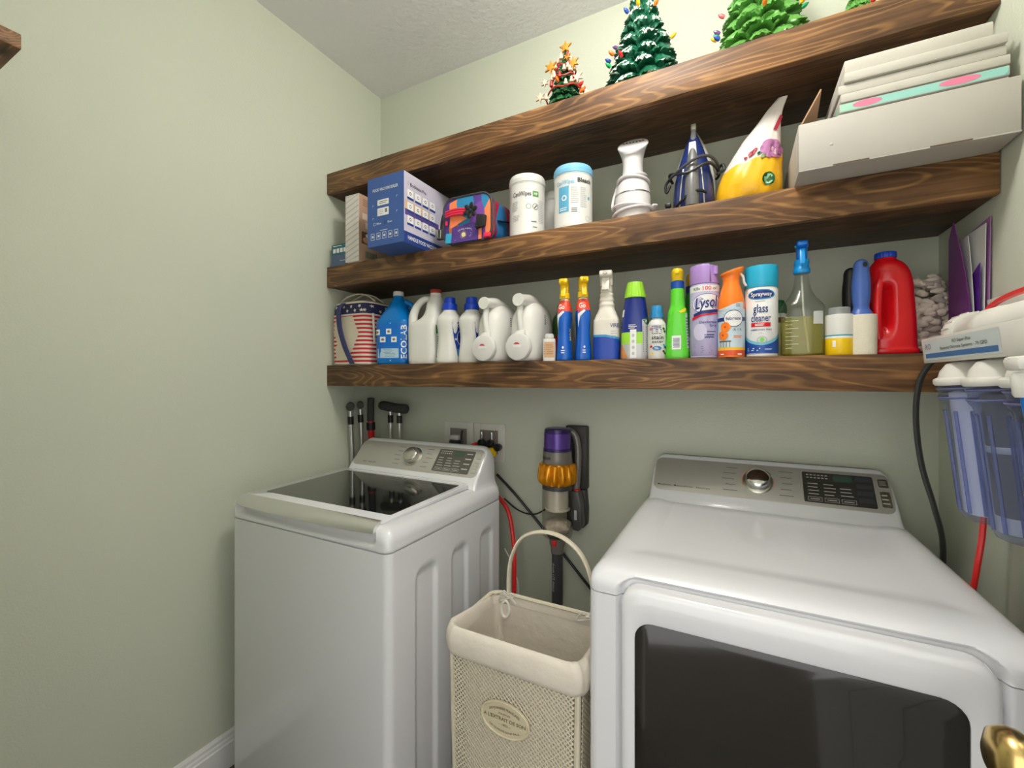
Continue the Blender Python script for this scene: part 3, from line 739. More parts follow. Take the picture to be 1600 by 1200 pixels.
REDH = mat('red_hose', (214, 34, 34), .4)
cord('red_hose', 'red water hose hanging between washer and hamper', [(-.968, 1.545, 1.072), (-.990, 1.540, 1.056), (-.99, 1.552, .98), (-.90, 1.535, .90), (-.812, 1.52, .83), (-.775, 1.50, .74), (-.752, 1.47, .63), (-.745, 1.45, .40), (-.745, 1.45, .009)], .0085, REDH)
cord('power_cord', 'straight black power cord running down behind the vacuum to the dryer', [(-.90, 1.597, .94), (-.80, 1.597, .855), (-.62, 1.600, .675), (-.40, 1.600, .455), (-.30, 1.598, .37)], .0055, BLACK)
cord('charger_cord', 'thin black charger cord looping from washer to vacuum dock', [(-.86, 1.588, .845), (-.79, 1.587, .805), (-.72, 1.586, .80), (-.655, 1.590, .838), (-.588, 1.590, .872)], .003, BLACK)
cord('extension_wire', 'thin white wire hanging behind the washer back corner', [(-.83, 1.535, .66), (-.80, 1.53, .62), (-.775, 1.52, .575), (-.755, 1.51, .52), (-.75, 1.50, .30), (-.76, 1.50, .05), (-.78, 1.50, .004)], .003, WHITE2)

# ================================================================== canes in the corner
GRIP = mat('grip_foam', (62, 62, 60), .75, bump=.2); ALU = mat('aluminium_tube', (206, 206, 204), .3, .9)
def stick(name, label, foot, top, r, tm, grip, extra=None):
    t = thing(name, label, 'cane', foot, 0, 'canes behind the washing machine')
    v = Vector(top) - Vector(foot); L_ = v.length; u = v.normalized()
    MB().tube([(u * .03)[:], (u * (L_ + .018))[:]], r, tm, 12).build('shaft', t)
    MB().tube([(0, 0, 0), (u * .012)[:], (u * .045)[:]], [r * 1.7, r * 1.7, r * 1.25], BLACK, 12).build('rubber_tip', t)
    MB().tube([(u * (L_ - .055))[:], (u * (L_ - .02))[:]], r * 1.35, BLACK, 12).build('collar', t)
    MB().tube(spline([(v + Vector(p))[:] for p in grip[0]], 5), grip[1], GRIP, 12, False).build('handle_grip', t)
    if extra: extra(t, u, L_, v)
    return t
stick('walking_cane', 'silver walking cane nearest the left wall', (-1.548, 1.462, 0), (-1.544, 1.395, 1.195), .0095, ALU, ([(-.022, .02, .022), (0, 0, .028), (.036, -.034, .026)], [.018] * 11))
stick('walking_cane', 'silver cane with round grip end beside the red pole', (-1.548, 1.520, 0), (-1.538, 1.447, 1.200), .0095, ALU, ([(-.018, .018, .020), (.0, 0, .026), (.030, -.028, .024)], [.016] * 11))
stick('red_pole', 'red pole with a long black grip behind the washer', (-1.535, 1.575, 0), (-1.528, 1.500, 1.160), .015, RED, ([(0, 0, -.012), (.004, -.003, .04), (.008, -.006, .095)], [.0165] * 11))
def second(t, u, L_, v):
    MB().tube([(.055, 0, .02), (v + Vector((.055, 0, .008)))[:]], .0095, ALU, 12).build('shaft', t)
    MB().tube([(v + Vector((.055, 0, -.055)))[:], (v + Vector((.055, 0, -.02)))[:]], .013, BLACK, 12).build('collar', t)
stick('padded_cane', 'twin tube cane with a wide dark padded handle', (-1.440, 1.560, 0), (-1.442, 1.540, 1.195), .0095, ALU, ([(-.060, 0, .024), (-.03, 0, .022), (.03, 0, .014), (.085, 0, .012), (.100, 0, .012)], [.018, .02, .021, .022, .022, .022, .022, .022, .022, .022, .022, .022, .022, .022, .022, .022, .022, .022, .02, .018, .012]), second)

# ================================================================== lowest shelf, left to right
def at1(x, y): return (x, y, Z1 + .0003)
def at2(x, y): return (x, y, Z2 + .0003)
def at3(x, y): return (x, y, Z3 + .0003)
def fluted(mb, r0, r1, z0, z1, m, n=20, amp=.03):
    rs = []
    for z, r in ((z0, r0), (z0 + (z1 - z0) * .1, r0), (z1 - (z1 - z0) * .08, r1), (z1, r1 * .93)):
        rs.append([(r * (1 + amp * math.cos(n * a)) * math.cos(a), r * (1 + amp * math.cos(n * a)) * math.sin(a), z) for a in [2 * PI * j / (n * 4) for j in range(n * 4)]])
    return mb.rings(rs, m)
def star(cx, cy, r, rot=0):
    return [(cx + (r if i % 2 == 0 else r * .42) * math.sin(PI * i / 5 + rot), cy + (r if i % 2 == 0 else r * .42) * math.cos(PI * i / 5 + rot)) for i in range(10)]

# ---- flag cooler bag
t = thing('cooler_bag', 'stars and stripes soft cooler bag at the shelf corner', 'bag', at1(-1.455, 1.435))
BEIGE = mat('beige_canvas', (214, 204, 184), .85, bump=.2, var=.04); REDC = mat('red_canvas', (196, 40, 48), .8, var=.05); WHC = mat('white_canvas', (226, 214, 200), .85, var=.04); NVC = mat('navy_canvas', (42, 44, 84), .85, var=.06)
Lb = Loft([(0, .096, .126, 0, 0, 7), (.012, .104, .134, 0, 0, 7), (.12, .106, .137, 0, 0, 7), (.235, .105, .135, 0, 0, 7), (.258, .100, .130, 0, 0, 6), (.270, .085, .118, 0, 0, 5), (.279, .055, .09, 0, 0, 4)], 3, 64)
zb = []; st = .0085
for i in range(int(.200 / st) + 1): zb.append((.004 + st * (i + 1), REDC if i % 2 else WHC))
zb.append((.215, WHC)); zb.append((.262, NVC)); zb.append((1, BEIGE))
Lb.mesh(MB(), BEIGE, zb).build('body', t, 50)
Sf, Ss = Lb.surf(-90), Lb.surf(0)
mb = MB()
for i in range(9): mb.add(*(lambda p: ([Sf(x, y, .0011) for x, y in p] , [list(range(10))]))(star(-.085 + .021 * i, .228 + (.018 if i % 2 else 0), .0085, i)), WHC)
mb.build('stars', t, 0, False)
mb = MB()
for i in range(8): mb.add(*(lambda p: ([Ss(x, y, .0011) for x, y in p], [list(range(10))]))(star(-.11 + .03 * i, .228 + (.018 if i % 2 else 0), .0085, i)), WHC)
mb.build('stars', t, 0, False)
poly(t, Sf, [(-.088, .175), (-.03, .205), (.03, .205), (.062, .13), (.03, .065), (-.01, .02), (-.085, .02), (-.095, .1)], BEIGE, 'pocket', .0012, 2)
for px in ((-.10, .10),):
    pass
for z_ in (.006, .262):
    MB().tube([Lb.pt(2 * PI * j / 64, z_, .001) for j in range(64)], .0032, WHC, 6, True).build('piping', t)
st_ = spline([(-.02, -.139, .262), (-.035, -.150, .235), (-.025, -.156, .16), (.0, -.152, .08), (.022, -.146, .03), (.034, -.142, .004)], 8)
rs = [[(x - .014, y - .001, z), (x, y - .0035, z), (x + .014, y - .001, z), (x + .014, y + .001, z), (x, y - .001, z), (x - .014, y + .001, z)] for x, y, z in st_]
MB().rings(rs, mat('navy_webbing', (58, 60, 104), .8)).build('strap', t, 50)
for k_, o_y in enumerate((-.098, -.05)):
    MB().tube(spline([(-.085, o_y, .272), (-.05, o_y, .292), (0, o_y + .01, .306 + .006 * k_), (.05, o_y + .02, .300), (.088, o_y + .03, .274)], 6), .006, BEIGE, 8, False, .5).build('carry_handle', t)
MB().tube(spline([(.109, -.10, .215), (.118, -.105, .17), (.116, -.10, .12), (.109, -.09, .09)], 6), .005, WHC, 6).build('side_pull', t)

# ---- blue gallon jug
t = thing('blue_jug', 'bright blue gallon jug with white cap and picture label', 'jug', at1(-1.252, 1.385), 16)
BJ = mat('blue_jug_plastic', (0, 116, 196), .28, var=.04); LB = mat('blue_label', (0, 108, 200), .5); PB = mat('pale_blue_panel', (178, 206, 224), .5)
Lj = Loft([(0, .066, .066, 0, 0, 4), (.006, .072, .072, 0, 0, 4.5), (.05, .074, .074, 0, 0, 4.5), (.165, .074, .074, 0, 0, 4.5), (.185, .070, .070, 0, 0, 4), (.225, .048, .05, 0, 0, 3), (.262, .028, .028, 0, 0, 2.2), (.280, .020, .020), (.286, .0195, .0195)], 4, 48)
Lj.mesh(MB(), BJ).build('body', t, 50)
fluted(MB(), .0215, .0205, .2865, .305, WHITE2, 18).build('cap', t, 60)
MB().tube(spline([(.030, .0, .262), (.058, .004, .245), (.070, .006, .215), (.068, .004, .185)], 6), .012, BJ, 10).build('grip', t)
S = Lj.surf(-90)
rect(t, S, -.068, .016, .068, .165, LB, 'label', .0005, 12, 4)
bars(t, S, [(-.068, .163, .068, .1665), (-.068, .0135, .068, .0175)], PAPER, 'label_edge')
rect(t, S, -.066, .026, .034, .064, PB, 'label_panel', .0009); lines(t, S, -.062, .03, .030, .062, 6, GREY, off=.0012, fill=.25)
for px, pz in ((-.052, .130), (-.006, .132), (-.03, .100), (.016, .100)):
    rect(t, S, px - .011, pz - .011, px + .011, pz + .011, PAPER, 'pictogram', .0009); oval(t, S, px, pz, .006, .005, GREY, 'pictogram_mark', .0013, 10)
text(t, lambda x, y, off=0: S(.052 - y, .090 + x, off), 'ECOLAB', 0, 0, .019, PAPER, .135, .02)

# ---- white jug with red cap
JW = mat('milky_hdpe', (226, 225, 219), .38, var=.02)
t = thing('white_jug', 'white jug with a rust red cap and green label', 'jug', at1(-1.098, 1.392), 6)
Lj = Loft([(0, .058, .060, 0, 0, 4), (.006, .065, .067, 0, 0, 4.5), (.09, .067, .069, 0, 0, 4.5), (.148, .067, .069, 0, 0, 4.5), (.162, .061, .066, .006, 0, 4), (.180, .042, .058, .025, 0, 3.2), (.205, .033, .050, .032, 0, 2.8), (.235, .031, .042, .032, 0, 2.5), (.258, .028, .032, .032, 0, 2.2), (.274, .0215, .0215, .032, 0, 2), (.282, .020, .020, .032, 0, 2)], 4, 44)
Lj.mesh(MB(), JW).build('body', t, 50)
MB().tube(spline([(.014, -.006, .256), (-.010, -.014, .260), (-.034, -.022, .240), (-.050, -.028, .208), (-.055, -.030, .180), (-.052, -.030, .148)], 6), [.0115 + .0003 * i for i in range(31)], JW, 12).build('grip', t, 60)
mb = MB(); fluted(mb, .0225, .0222, .2825, .298, mat('rust_red_cap', (158, 54, 46), .45), 22); mb.lathe([(.0225, .272), (.0225, .279)], JW, 24)
mb2 = MB(); fluted(mb2, .0225, .0222, .2825, .298, mat('rust_red_cap', (158, 54, 46), .45), 22); o = mb2.build('cap', t, 60); o.location = (.032, 0, 0)
o = MB().lathe([(.0225, .2765), (.0225, .2822)], JW, 24).build('cap_ring', t); o.location = (.032, 0, 0)
S = Lj.surf(-30)
rect(t, S, -.012, .118, .04, .150, mat('leaf_green_label', (24, 124, 60), .5), 'label', .0007)
rect(t, S, -.010, .03, .04, .1175, PAPER, 'label_sheet', .0006); lines(t, S, -.006, .02, .04, .11, 8, GREY)
bars(t, S, [(-.012, .028, -.0105, .1175), (-.012, .026, .04, .028)], INK, 'label_edge')

# ---- two white bottles with royal blue caps
def cap_bottle(x, y, label, rz):
    t = thing('detergent_bottle', label, 'bottle', at1(x, y), rz, 'white bottles with royal blue caps')
    L_ = Loft([(0, .036, .050, 0, 0, 3), (.006, .041, .055, 0, 0, 3.4), (.04, .040, .054, 0, 0, 3.4), (.10, .036, .050, 0, 0, 3.2), (.155, .041, .056, 0, 0, 3.2), (.178, .038, .050, 0, 0, 3), (.198, .027, .030, 0, 0, 2.2), (.206, .025, .026, 0, 0, 2)], 4, 40)
    L_.mesh(MB(), JW).build('body', t, 50)
    cb = MB(); cb.lathe([(.0285, .2065), (.029, .209), (.029, .226), (.0275, .2305), (.0225, .232), (.0215, .250), (.0205, .2545), (.015, .2565), (.001, .257)], BLUE, 32); cb.build('cap', t, 35)
    S = L_.surf(0)
    poly(t, S, [(-.040, .155), (.035, .165), (.035, .03), (-.016, .03), (-.022, .06)], mat('cobalt_label', (28, 66, 168), .45), 'label', .0008, 2)
    poly(t, S, [(-.018, .056), (.035, .056), (.035, .028), (-.014, .028)], mat('aqua_label', (70, 168, 214), .45), 'label_base', .0012, 2)
    oval(t, S, .008, .100, .022, .028, PAPER, 'emblem_ring', .0014, 24, 0, .8); text(t, S, 'OXI', .002, .145, .014, PAPER, .04, .02, .0015)
cap_bottle(-.984, 1.375, 'white detergent bottle with royal blue cap and blue label, beside the red capped jug', 10)
cap_bottle(-.905, 1.408, 'white detergent bottle with royal blue cap, tucked behind the dispenser jug', 10)

# ---- two dispenser jugs lying on their sides
def tap_jug(x, y, label):
    t = thing('dispenser_jug', label, 'jug', at1(x, y), 0, 'white detergent jugs with round taps')
    L_ = Loft([(0, .034, .075, 0, .012, 3), (.008, .048, .092, 0, .012, 3.2), (.05, .054, .098, 0, .012, 3), (.11, .055, .097, 0, .012, 3), (.155, .053, .090, 0, .014, 2.8), (.185, .044, .076, 0, .020, 2.6), (.203, .030, .055, 0, .026, 2.4), (.212, .014, .030, 0, .03, 2.2)], 4, 44)
    L_.mesh(MB(), JW).build('body', t, 60)
    MB().tube(spline([(0, -.086, .203), (0, -.05, .209), (0, -.005, .208), (.003, .04, .190), (.003, .07, .16)], 7), [.0175, .0175, .0175, .0178, .018, .0185] + [.019 + .0006 * i for i in range(23)], JW, 20).build('handle_top', t, 60)
    MB().lathe([(.0205, 0), (.0215, .003), (.0215, .012), (.019, .014)], JW, 28, Matrix.Translation((0, -.103, .2025)) @ Matrix.Rotation(R(-90), 4, 'X')).build('filler_cap', t, 40)
    MB().tube(spline([(0, -.083, .192), (0, -.088, .15), (.002, -.088, .12), (.004, -.082, .095)], 6), .0105, JW, 14).build('handle_bar', t, 60)
    MB().tube([(-.012, -.086, .090), (.004, -.090, .088), (.022, -.088, .092)], [.013, .016, .013], JW, 14).build('handle_foot', t, 60)
    MY = Matrix.Translation((0, -.084, .0475)) @ Matrix.Rotation(R(90), 4, 'X')
    d_ = MB().lathe([(.032, -.012), (.036, 0), (.044, .004), (.0455, .010), (.0455, .020), (.043, .0245), (.034, .027), (.001, .0285)], clear('frosted_cap', (232, 230, 226), .15, .12), 36, MY).build('tap_cap', t, 40)
    S = flat((0, -.1127, .0475), (1, 0, 0), (0, 0, 1))
    poly(d_, S, [(-.012, .008), (-.004, .014), (.006, .013), (.012, .007)], mat('tap_red', (196, 70, 74), .5), 'tap_mark', .0004); rect(d_, S, -.014, -.002, .016, .006, PAPER, 'tap_button', .0003)
    S2 = L_.surf(-18)
    bars(t, S2, [(-.002, .128 + .007 * i, .005, .132 + .007 * i) for i in range(5)], INK, 'batch_code')
    oval(t, L_.surf(18), 0, .075, .022, .022, mat('tide_red', (206, 60, 62), .5), 'emblem_ring', .0008, 24, 0, .7)
    return t
tap_jug(-.770, 1.375, 'white jug with round tap, beside the blue capped bottles')
t7 = tap_jug(-.636, 1.372, 'white jug with round tap, beside the small tan bottle')
# green and red bottle hidden behind it
t = thing('green_bottle', 'green bottle with red label mostly hidden behind tap jug', 'bottle', at1(-.585, 1.530))
L_ = Loft([(0, .030, .024), (.005, .034, .028), (.15, .034, .028), (.185, .02, .02), (.20, .012, .012)], 4, 28); L_.mesh(MB(), mat('muted_green', (76, 124, 60), .4)).build('body', t, 50)
MB().lathe([(.0135, .2005), (.0135, .218), (.001, .219)], DGREEN, 20).build('cap', t, 40); rect(t, L_.surf(-60), -.03, .05, .03, .10, RED, 'label')

# ---- small tan bottle
t = thing('small_bottle', 'small white bottle with a tan label', 'bottle', at1(-.545, 1.318), 20)
L_ = Loft([(0, .0195, .0185, 0, 0, 5), (.003, .0205, .0195, 0, 0, 6), (.066, .0205, .0195, 0, 0, 6), (.072, .018, .017, 0, 0, 4), (.074, .013, .013)], 3, 36)
L_.mesh(MB(), WHITE2).build('body', t, 50); rect(t, L_.surf(-90), -.0185, .011, .0185, .062, TAN, 'label', .0005); rect(t, L_.surf(0), -.0175, .011, .0175, .062, TAN, 'label', .0005); lines(t, L_.surf(-90), -.014, .014, .02, .055, 5, mat('tan_ink', (176, 140, 92), .6))
MB().lathe([(.0145, .0745), (.0155, .077), (.0150, .086), (.011, .0895), (.001, .090)], WHITE2, 24).build('cap', t, 40)

# ---- spray heads
def head(t, z, m, collar, s=1.0, name='spray_head', ry=0, collar_r=.013, wide=.017):
    """trigger head pointing along local -y"""
    MB().lathe([(collar_r, z), (collar_r * 1.04, z + .003), (collar_r, z + .018 * s), (collar_r * .75, z + .022 * s)], collar, 24).build('collar', t, 40)
    zz = z + .020 * s
    pr = [(.016 * s, zz), (.018 * s, zz + .020 * s), (.020 * s, zz + .038 * s), (.006 * s, zz + .046 * s), (-.030 * s, zz + .044 * s), (-.036 * s, zz + .034 * s), (-.034 * s, zz + .026 * s), (-.012 * s, zz + .022 * s), (-.010 * s, zz)]
    h = MB().prism(pr, lambda p, q, k_: (k_, p, q), wide * s, m, .003 * s).build(name, t, 50)
    MB().prism([(-.012 * s, zz + .023 * s), (-.022 * s, zz + .023 * s), (-.030 * s, zz - .004 * s), (-.034 * s, zz - .016 * s), (-.026 * s, zz - .014 * s), (-.018 * s, zz + .002 * s)], lambda p, q, k_: (k_, p, q), wide * s * .6, m, .0015 * s).build('trigger', t, 50)
    MB().lathe([(.0055 * s, 0), (.0060 * s, .006 * s), (.004 * s, .008 * s)], m, 14, Matrix.Translation((0, -.0355 * s, zz + .0345 * s)) @ Matrix.Rotation(R(90), 4, 'X')).build('nozzle', t, 40)
    return h

# ---- two blue bottles with yellow heads
OXB = mat('oxy_blue', (10, 92, 190), .25, var=.03); OXR = mat('oxy_red', (226, 76, 48), .45)
def oxy(x, y, label, rz):
    t = thing('spray_bottle', label, 'spray bottle', at1(x, y), rz, 'blue stain remover sprays with yellow heads')
    L_ = Loft([(0, .022, .030, 0, 0, 3), (.004, .0255, .034, 0, 0, 3.4), (.04, .0245, .034, 0, 0, 3.2), (.095, .0205, .031, 0, 0, 3), (.14, .0235, .031, 0, 0, 3), (.175, .0215, .026, 0, 0, 2.6), (.195, .0165, .018, 0, 0, 2.2), (.203, .0130, .0135)], 4, 36)
    L_.mesh(MB(), OXB, [(.160, OXB), (.197, OXR), (1, WHITE2)]).build('body', t, 50)
    S = L_.surf(-90)
    poly(t, S, [(-.020, .150), (.0, .164), (.018, .160), (.021, .160), (.021, .175), (-.02, .172)], OXR, 'label', .0006, 1)
    poly(t, S, [(-.0205, .148), (-.0205, .105), (-.012, .14), (.004, .157), (.0, .162)], PAPER, 'label_sweep', .0009, 1)
    text(t, S, 'Go', -.006, .174, .016, PAPER, .020, .02); oval(t, S, 0, .043, .003, .004, PAPER, 'drop_mark', .0008, 12); lines(t, S, -.006, .006, .022, .036, 2, PAPER)
    text(t, lambda a, b, off=0: L_.surf(-38)(-b, .085 + a, off), 'MAX', 0, 0, .009, YEL, .04, .01)
    rect(t, L_.surf(-215), -.01, .03, .01, .13, PAPER, 'side_label', .0006)
    head(t, .2035, YEL, YEL, .98, wide=.027, collar_r=.0165)
oxy(-.500, 1.342, 'blue spray bottle with yellow head, next to the small tan bottle', 10)
oxy(-.438, 1.342, 'blue spray bottle with yellow head, next to the white trigger spray', 26)

# ---- white trigger spray with blue base
t = thing('spray_bottle', 'white trigger spray bottle with a deep blue wave base', 'spray bottle', at1(-.3625, 1.350), 8)
L_ = Loft([(0, .036, .028, 0, 0, 3.5), (.004, .040, .032, 0, 0, 4), (.11, .040, .032, 0, 0, 4), (.130, .0375, .030, 0, 0, 3.4), (.150, .029, .025, 0, 0, 2.6), (.165, .0235, .021), (.174, .0245, .022), (.182, .0215, .0200), (.190, .0230, .021), (.198, .0200, .019), (.207, .0210, .0195), (.213, .0175, .017)], 4, 40)
L_.mesh(MB(), WARMW).build('body', t, 50); S = L_.surf(-90)
WB = mat('wave_blue', (16, 64, 168), .35)
xs_ = [-.042 + .084 * i / 16 for i in range(17)]
def wave(par, S, x0, x1, f, z0, m, off, nm):
    n = 80; mb = MB(); vs = []
    for i in range(n + 1):
        x = x0 + (x1 - x0) * i / n; vs += [S(x, z0, off), S(x, (z0 + f(x)) / 2, off), S(x, f(x), off)]
    mb.add(vs, [q for i in range(n) for q in ([3 * i, 3 * i + 3, 3 * i + 4, 3 * i + 1], [3 * i + 1, 3 * i + 4, 3 * i + 5, 3 * i + 2])], m).build(nm, par, 60, False)
wave(t, S, -.072, .072, lambda x: .072 - .008 * math.cos((x + .04) * 30) * 0 - .25 * max(0, x) + .02 * 0, .002, WB, .0010, 'wave_base')
wave(t, S, -.072, .072, lambda x: .079 - .25 * max(0, x), .070 - .02, mat('wave_cyan', (60, 150, 200), .4), .0007, 'wave_edge')
text(t, L_.surf(-48), 'VIREX', .004, .106, .012, NAVY, .034, .012)
lines(t, L_.surf(-48), -.012, .018, .03, .092, 9, LGREY); 
mb = head(t, .2135, WARMW, WARMW, 1.02, wide=.038, collar_r=.0185)

# ---- green capped carpet bottle
t = thing('cleaner_bottle', 'navy and silver bottle with a ribbed lime green cap', 'bottle', at1(-.2745, 1.350), 4)
NB = mat('navy_bottle', (26, 46, 128), .25, var=.03); SV = mat('silver_label', (188, 190, 192), .35, .2); LIME = mat('lime_cap', (160, 222, 60), .4)
L_ = Loft([(0, .036, .030, 0, 0, 3), (.004, .040, .033, 0, 0, 3.2), (.06, .0405, .034, 0, 0, 3), (.11, .0395, .033, 0, 0, 2.8), (.16, .034, .030, 0, 0, 2.4), (.184, .0305, .0285, 0, 0, 2), (.188, .029, .028)], 4, 40)
L_.mesh(MB(), NB, [(.047, SV), (.082, LIME), (1, NB)]).build('body', t, 50); fluted(MB(), .0315, .0235, .1885, .236, LIME, 22, .018).build('cap', t, 60)
S = L_.surf(-92)
rect(t, S, -.009, .004, .009, .090, PAPER, 'label_strip', .0006, 4, 6); lines(t, S, -.013, .011, .092, .106, 3, PAPER, off=.001)
for i in range(4): oval(t, S, 0, .018 + .018 * i, .004, .005, LGREY, 'pictogram', .001, 12)
poly(t, S, [(-.046, .04), (-.03, .045), (-.02, .02), (-.014, .004), (-.046, .004)], mat('orange_dog', (224, 146, 84), .5), 'label_picture', .0010, 4)
rect(t, L_.surf(-40), -.008, .012, .022, .120, SV, 'side_label', .0006, 6, 6); lines(t, L_.surf(-40), -.006, .02, .02, .10, 12, GREY, off=.0009)
rect(t, L_.surf(-150), -.006, .13, .006, .152, PAPER, 'level_window', .0006)
poly(t, L_.surf(-40), [(-.008, .12), (.022, .13), (.022, .10), (.004, .105)], DGREEN, 'label_leaf', .0011, 1)

# ---- small stain bottle
t = thing('small_bottle', 'small white patterned stain bottle with a blue cap', 'bottle', at1(-.208, 1.334), 8)
L_ = Loft([(0, .0225, .0225), (.003, .026, .026), (.09, .026, .026), (.105, .024, .024), (.117, .016, .016), (.121, .0145, .0145)], 4, 36)
L_.mesh(MB(), WHITE2).build('body', t, 50)
MB().lathe([(.0195, .1215), (.0195, .130), (.0165, .132), (.0155, .152), (.014, .157), (.001, .158)], mat('cap_cerulean', (44, 140, 200), .35), 28).build('cap', t, 35)
S = L_.surf(-82); lines(t, S, -.018, .016, .082, .098, 3, NAVY); lines(t, S, -.018, .016, .071, .081, 2, GREY); text(t, S, 'stain', -.001, .062, .0115, INK, .034, .012); text(t, S, 'eater', -.001, .050, .008, INK, .032, .006)
oval(t, S, -.003, .031, .013, .0065, mat('badge_blue', (70, 130, 190), .5), 'badge'); lines(t, S, -.010, .004, .027, .035, 2, PAPER, off=.0013)
for a_, z_, c_ in ((.017, .088, DGREEN), (.021, .080, DGREEN), (.018, .040, SKYB), (.023, .034, NAVY), (.017, .022, mat('bean_brown', (84, 64, 40), .5)), (.022, .016, mat('bean_brown', (84, 64, 40), .5)), (-.021, .088, mat('petal_pink', (226, 120, 130), .5)), (-.02, .036, RED), (-.017, .014, YEL)): oval(t, S, a_, z_, .0035, .0045, c_, 'leaf_print', .0009, 10, a_ * 60)

# ---- two lime green sprays
LG = mat('lime_bottle', (94, 208, 50), .22, var=.03)
def limespray(x, y, label, rz, dark=False):
    t = thing('spray_bottle', label, 'spray bottle', at1(x, y), rz, 'lime green sprays with yellow heads')
    g = LG if not dark else mat('deep_green_bottle', (24, 150, 40), .25, var=.03)
    L_ = Loft([(0, .0285, .024, 0, 0, 3), (.004, .0325, .028, 0, 0, 3.4), (.05, .0315, .028, 0, 0, 3.2), (.10, .0285, .026, 0, 0, 3), (.135, .0265, .025, 0, 0, 2.8), (.155, .0205, .021, 0, 0, 2.4), (.19, .0195, .0195, 0, 0, 2.2), (.204, .0180, .018)], 4, 40)
    L_.mesh(MB(), g).build('body', t, 50); S = L_.surf(-90)
    MB().lathe([(.0185, .2045), (.0185, .224), (.016, .2265)], NAVY if dark else mat('cobalt_collar', (20, 76, 168), .35), 28).build('collar', t, 40)
    mb = MB(); rs = []
    for z, rx, y0, y1 in ((.227, .0155, -.016, .016), (.238, .0165, -.019, .018), (.248, .0172, -.026, .019), (.256, .0165, -.027, .018), (.2615, .0125, -.020, .014), (.264, .006, -.010, .008)):
        rs.append([(rx * math.cos(a), (y0 + y1) / 2 + (y1 - y0) / 2 * math.sin(a), z) for a in [2 * PI * j / 24 for j in range(24)]])
    mb.rings(rs, YEL if not dark else mat('mustard_plastic', (206, 160, 20), .4)).build('spray_head', t, 60)
    MB().box(-.006, .006, -.031, -.0265, .243, .252, YEL if not dark else mat('mustard_plastic', (206, 160, 20), .4), .002).build('nozzle', t)
    rect(t, S, -.013, .026, .010, .066, PAPER, 'bar_code_label', .0006); bars(t, S, [(-.010, .032 + .0035 * i, .007, .0338 + .0035 * i) for i in range(8)], mat('code_violet', (120, 120, 160), .5), 'bar_code', .001)
    rect(t, L_.surf(-32), -.006, .03, .008, .13, mat('pale_side', (190, 214, 200), .5), 'side_label', .0006, 3, 5); lines(t, L_.surf(-32), -.005, .007, .035, .12, 10, GREY, off=.001)
    poly(t, L_.surf(-60), [(-.01, .135), (.0, .140), (.014, .148), (.016, .143), (.006, .134), (-.004, .131)], YEL, 'label_sweep', .0010, 3)
limespray(-.152, 1.345, 'lime green spray bottle with yellow head and blue collar', 4)
limespray(-.120, 1.435, 'darker green spray bottle with yellow head, half hidden behind the lime one', 8, True)

# ---- lavender disinfectant can
def can(name, label, x, y, keys, m, bands, rz=0, n=40):
    t = thing(name, label, 'spray can', at1(x, y), rz); L_ = Loft(keys, 1, n); L_.mesh(MB(), m, bands).build('can', t, 40); return t, L_
LAV = mat('lavender_print', (186, 178, 214), .35, var=.02); LAVC = mat('lavender_cap', (178, 142, 210), .4, var=.02)
t, L_ = can('spray_can', 'lavender disinfectant spray can with a purple cap', -.079, 1.340, [(0, .0365, .0365), (.003, .0385, .0385), (.006, .0375, .0375), (.008, .0390, .0390), (.2015, .0390, .0390), (.2045, .0370, .0370), (.2065, .0375, .0375)], LAV, None)
cp = []
for z, r_ in ((.207, .0388), (.209, .0393), (.250, .0393), (.2575, .0388), (.2595, .0375)):
    cp.append([(r_ * math.cos(a), r_ * math.sin(a), z) for a in [2 * PI * j / 48 for j in range(48)]])
for i, ring in enumerate(cp):        # the cut-out of the spray cap
    if i >= 2: cp[i] = [(x * (.72 if (x > .018 and y < .02) else 1), y * (.72 if (x > .018 and y < .02) else 1), z) for x, y, z in ring]
MB().rings(cp, LAVC).build('cap', t, 40)
MB().lathe([(.007, 0), (.007, .022)], LAVC, 14, Matrix.Translation((.028, -.018, .232))).build('spray_button', t)
S = L_.surf(-84)
rect(t, S, -.05, .183, .05, .2005, PAPER, 'kill_band', .0005, 12, 1); text(t, S, '100', .003, .1915, .011, mat('pink_ink', (226, 90, 110), .5), .022, .02); text(t, S, 'Kills', -.023, .1915, .008, DGREY, .018, .008); text(t, S, 'of', .025, .1915, .007, GREY, .012, .006)
oval(t, S, .006, .150, .042, .026, PAPER, 'label_arch', .0006); oval(t, S, .006, .150, .043, .0275, NAVY, 'label_ring', .0005)
text(t, S, 'Lysol', .000, .151, .030, NAVY, .064, .016, .0012, .35, rot=.12)
poly(t, S, [(-.032, .122), (-.01, .130), (.034, .134), (.034, .126), (-.01, .121), (-.032, .112)], NAVY, 'label_ribbon', .0012, 4); poly(t, S, [(-.036, .113), (-.01, .120), (.034, .125), (.034, .121), (-.01, .115), (-.036, .104)], RED, 'label_ribbon', .0015, 4)
text(t, S, 'Disinfectant', .008, .098, .0072, NAVY, .046, .006); text(t, S, 'Spray', .021, .089, .0072, NAVY, .020, .006); lines(t, S, .004, .034, .070, .074, 1, NAVY); lines(t, S, -.002, .034, .054, .066, 2, NAVY); lines(t, S, -.03, .03, .012, .034, 4, mat('lilac_ink', (150, 140, 186), .5))
oval(t, S, -.014, .072, .018, .024, mat('pale_lilac', (206, 200, 226), .4), 'label_bubble', .0005)

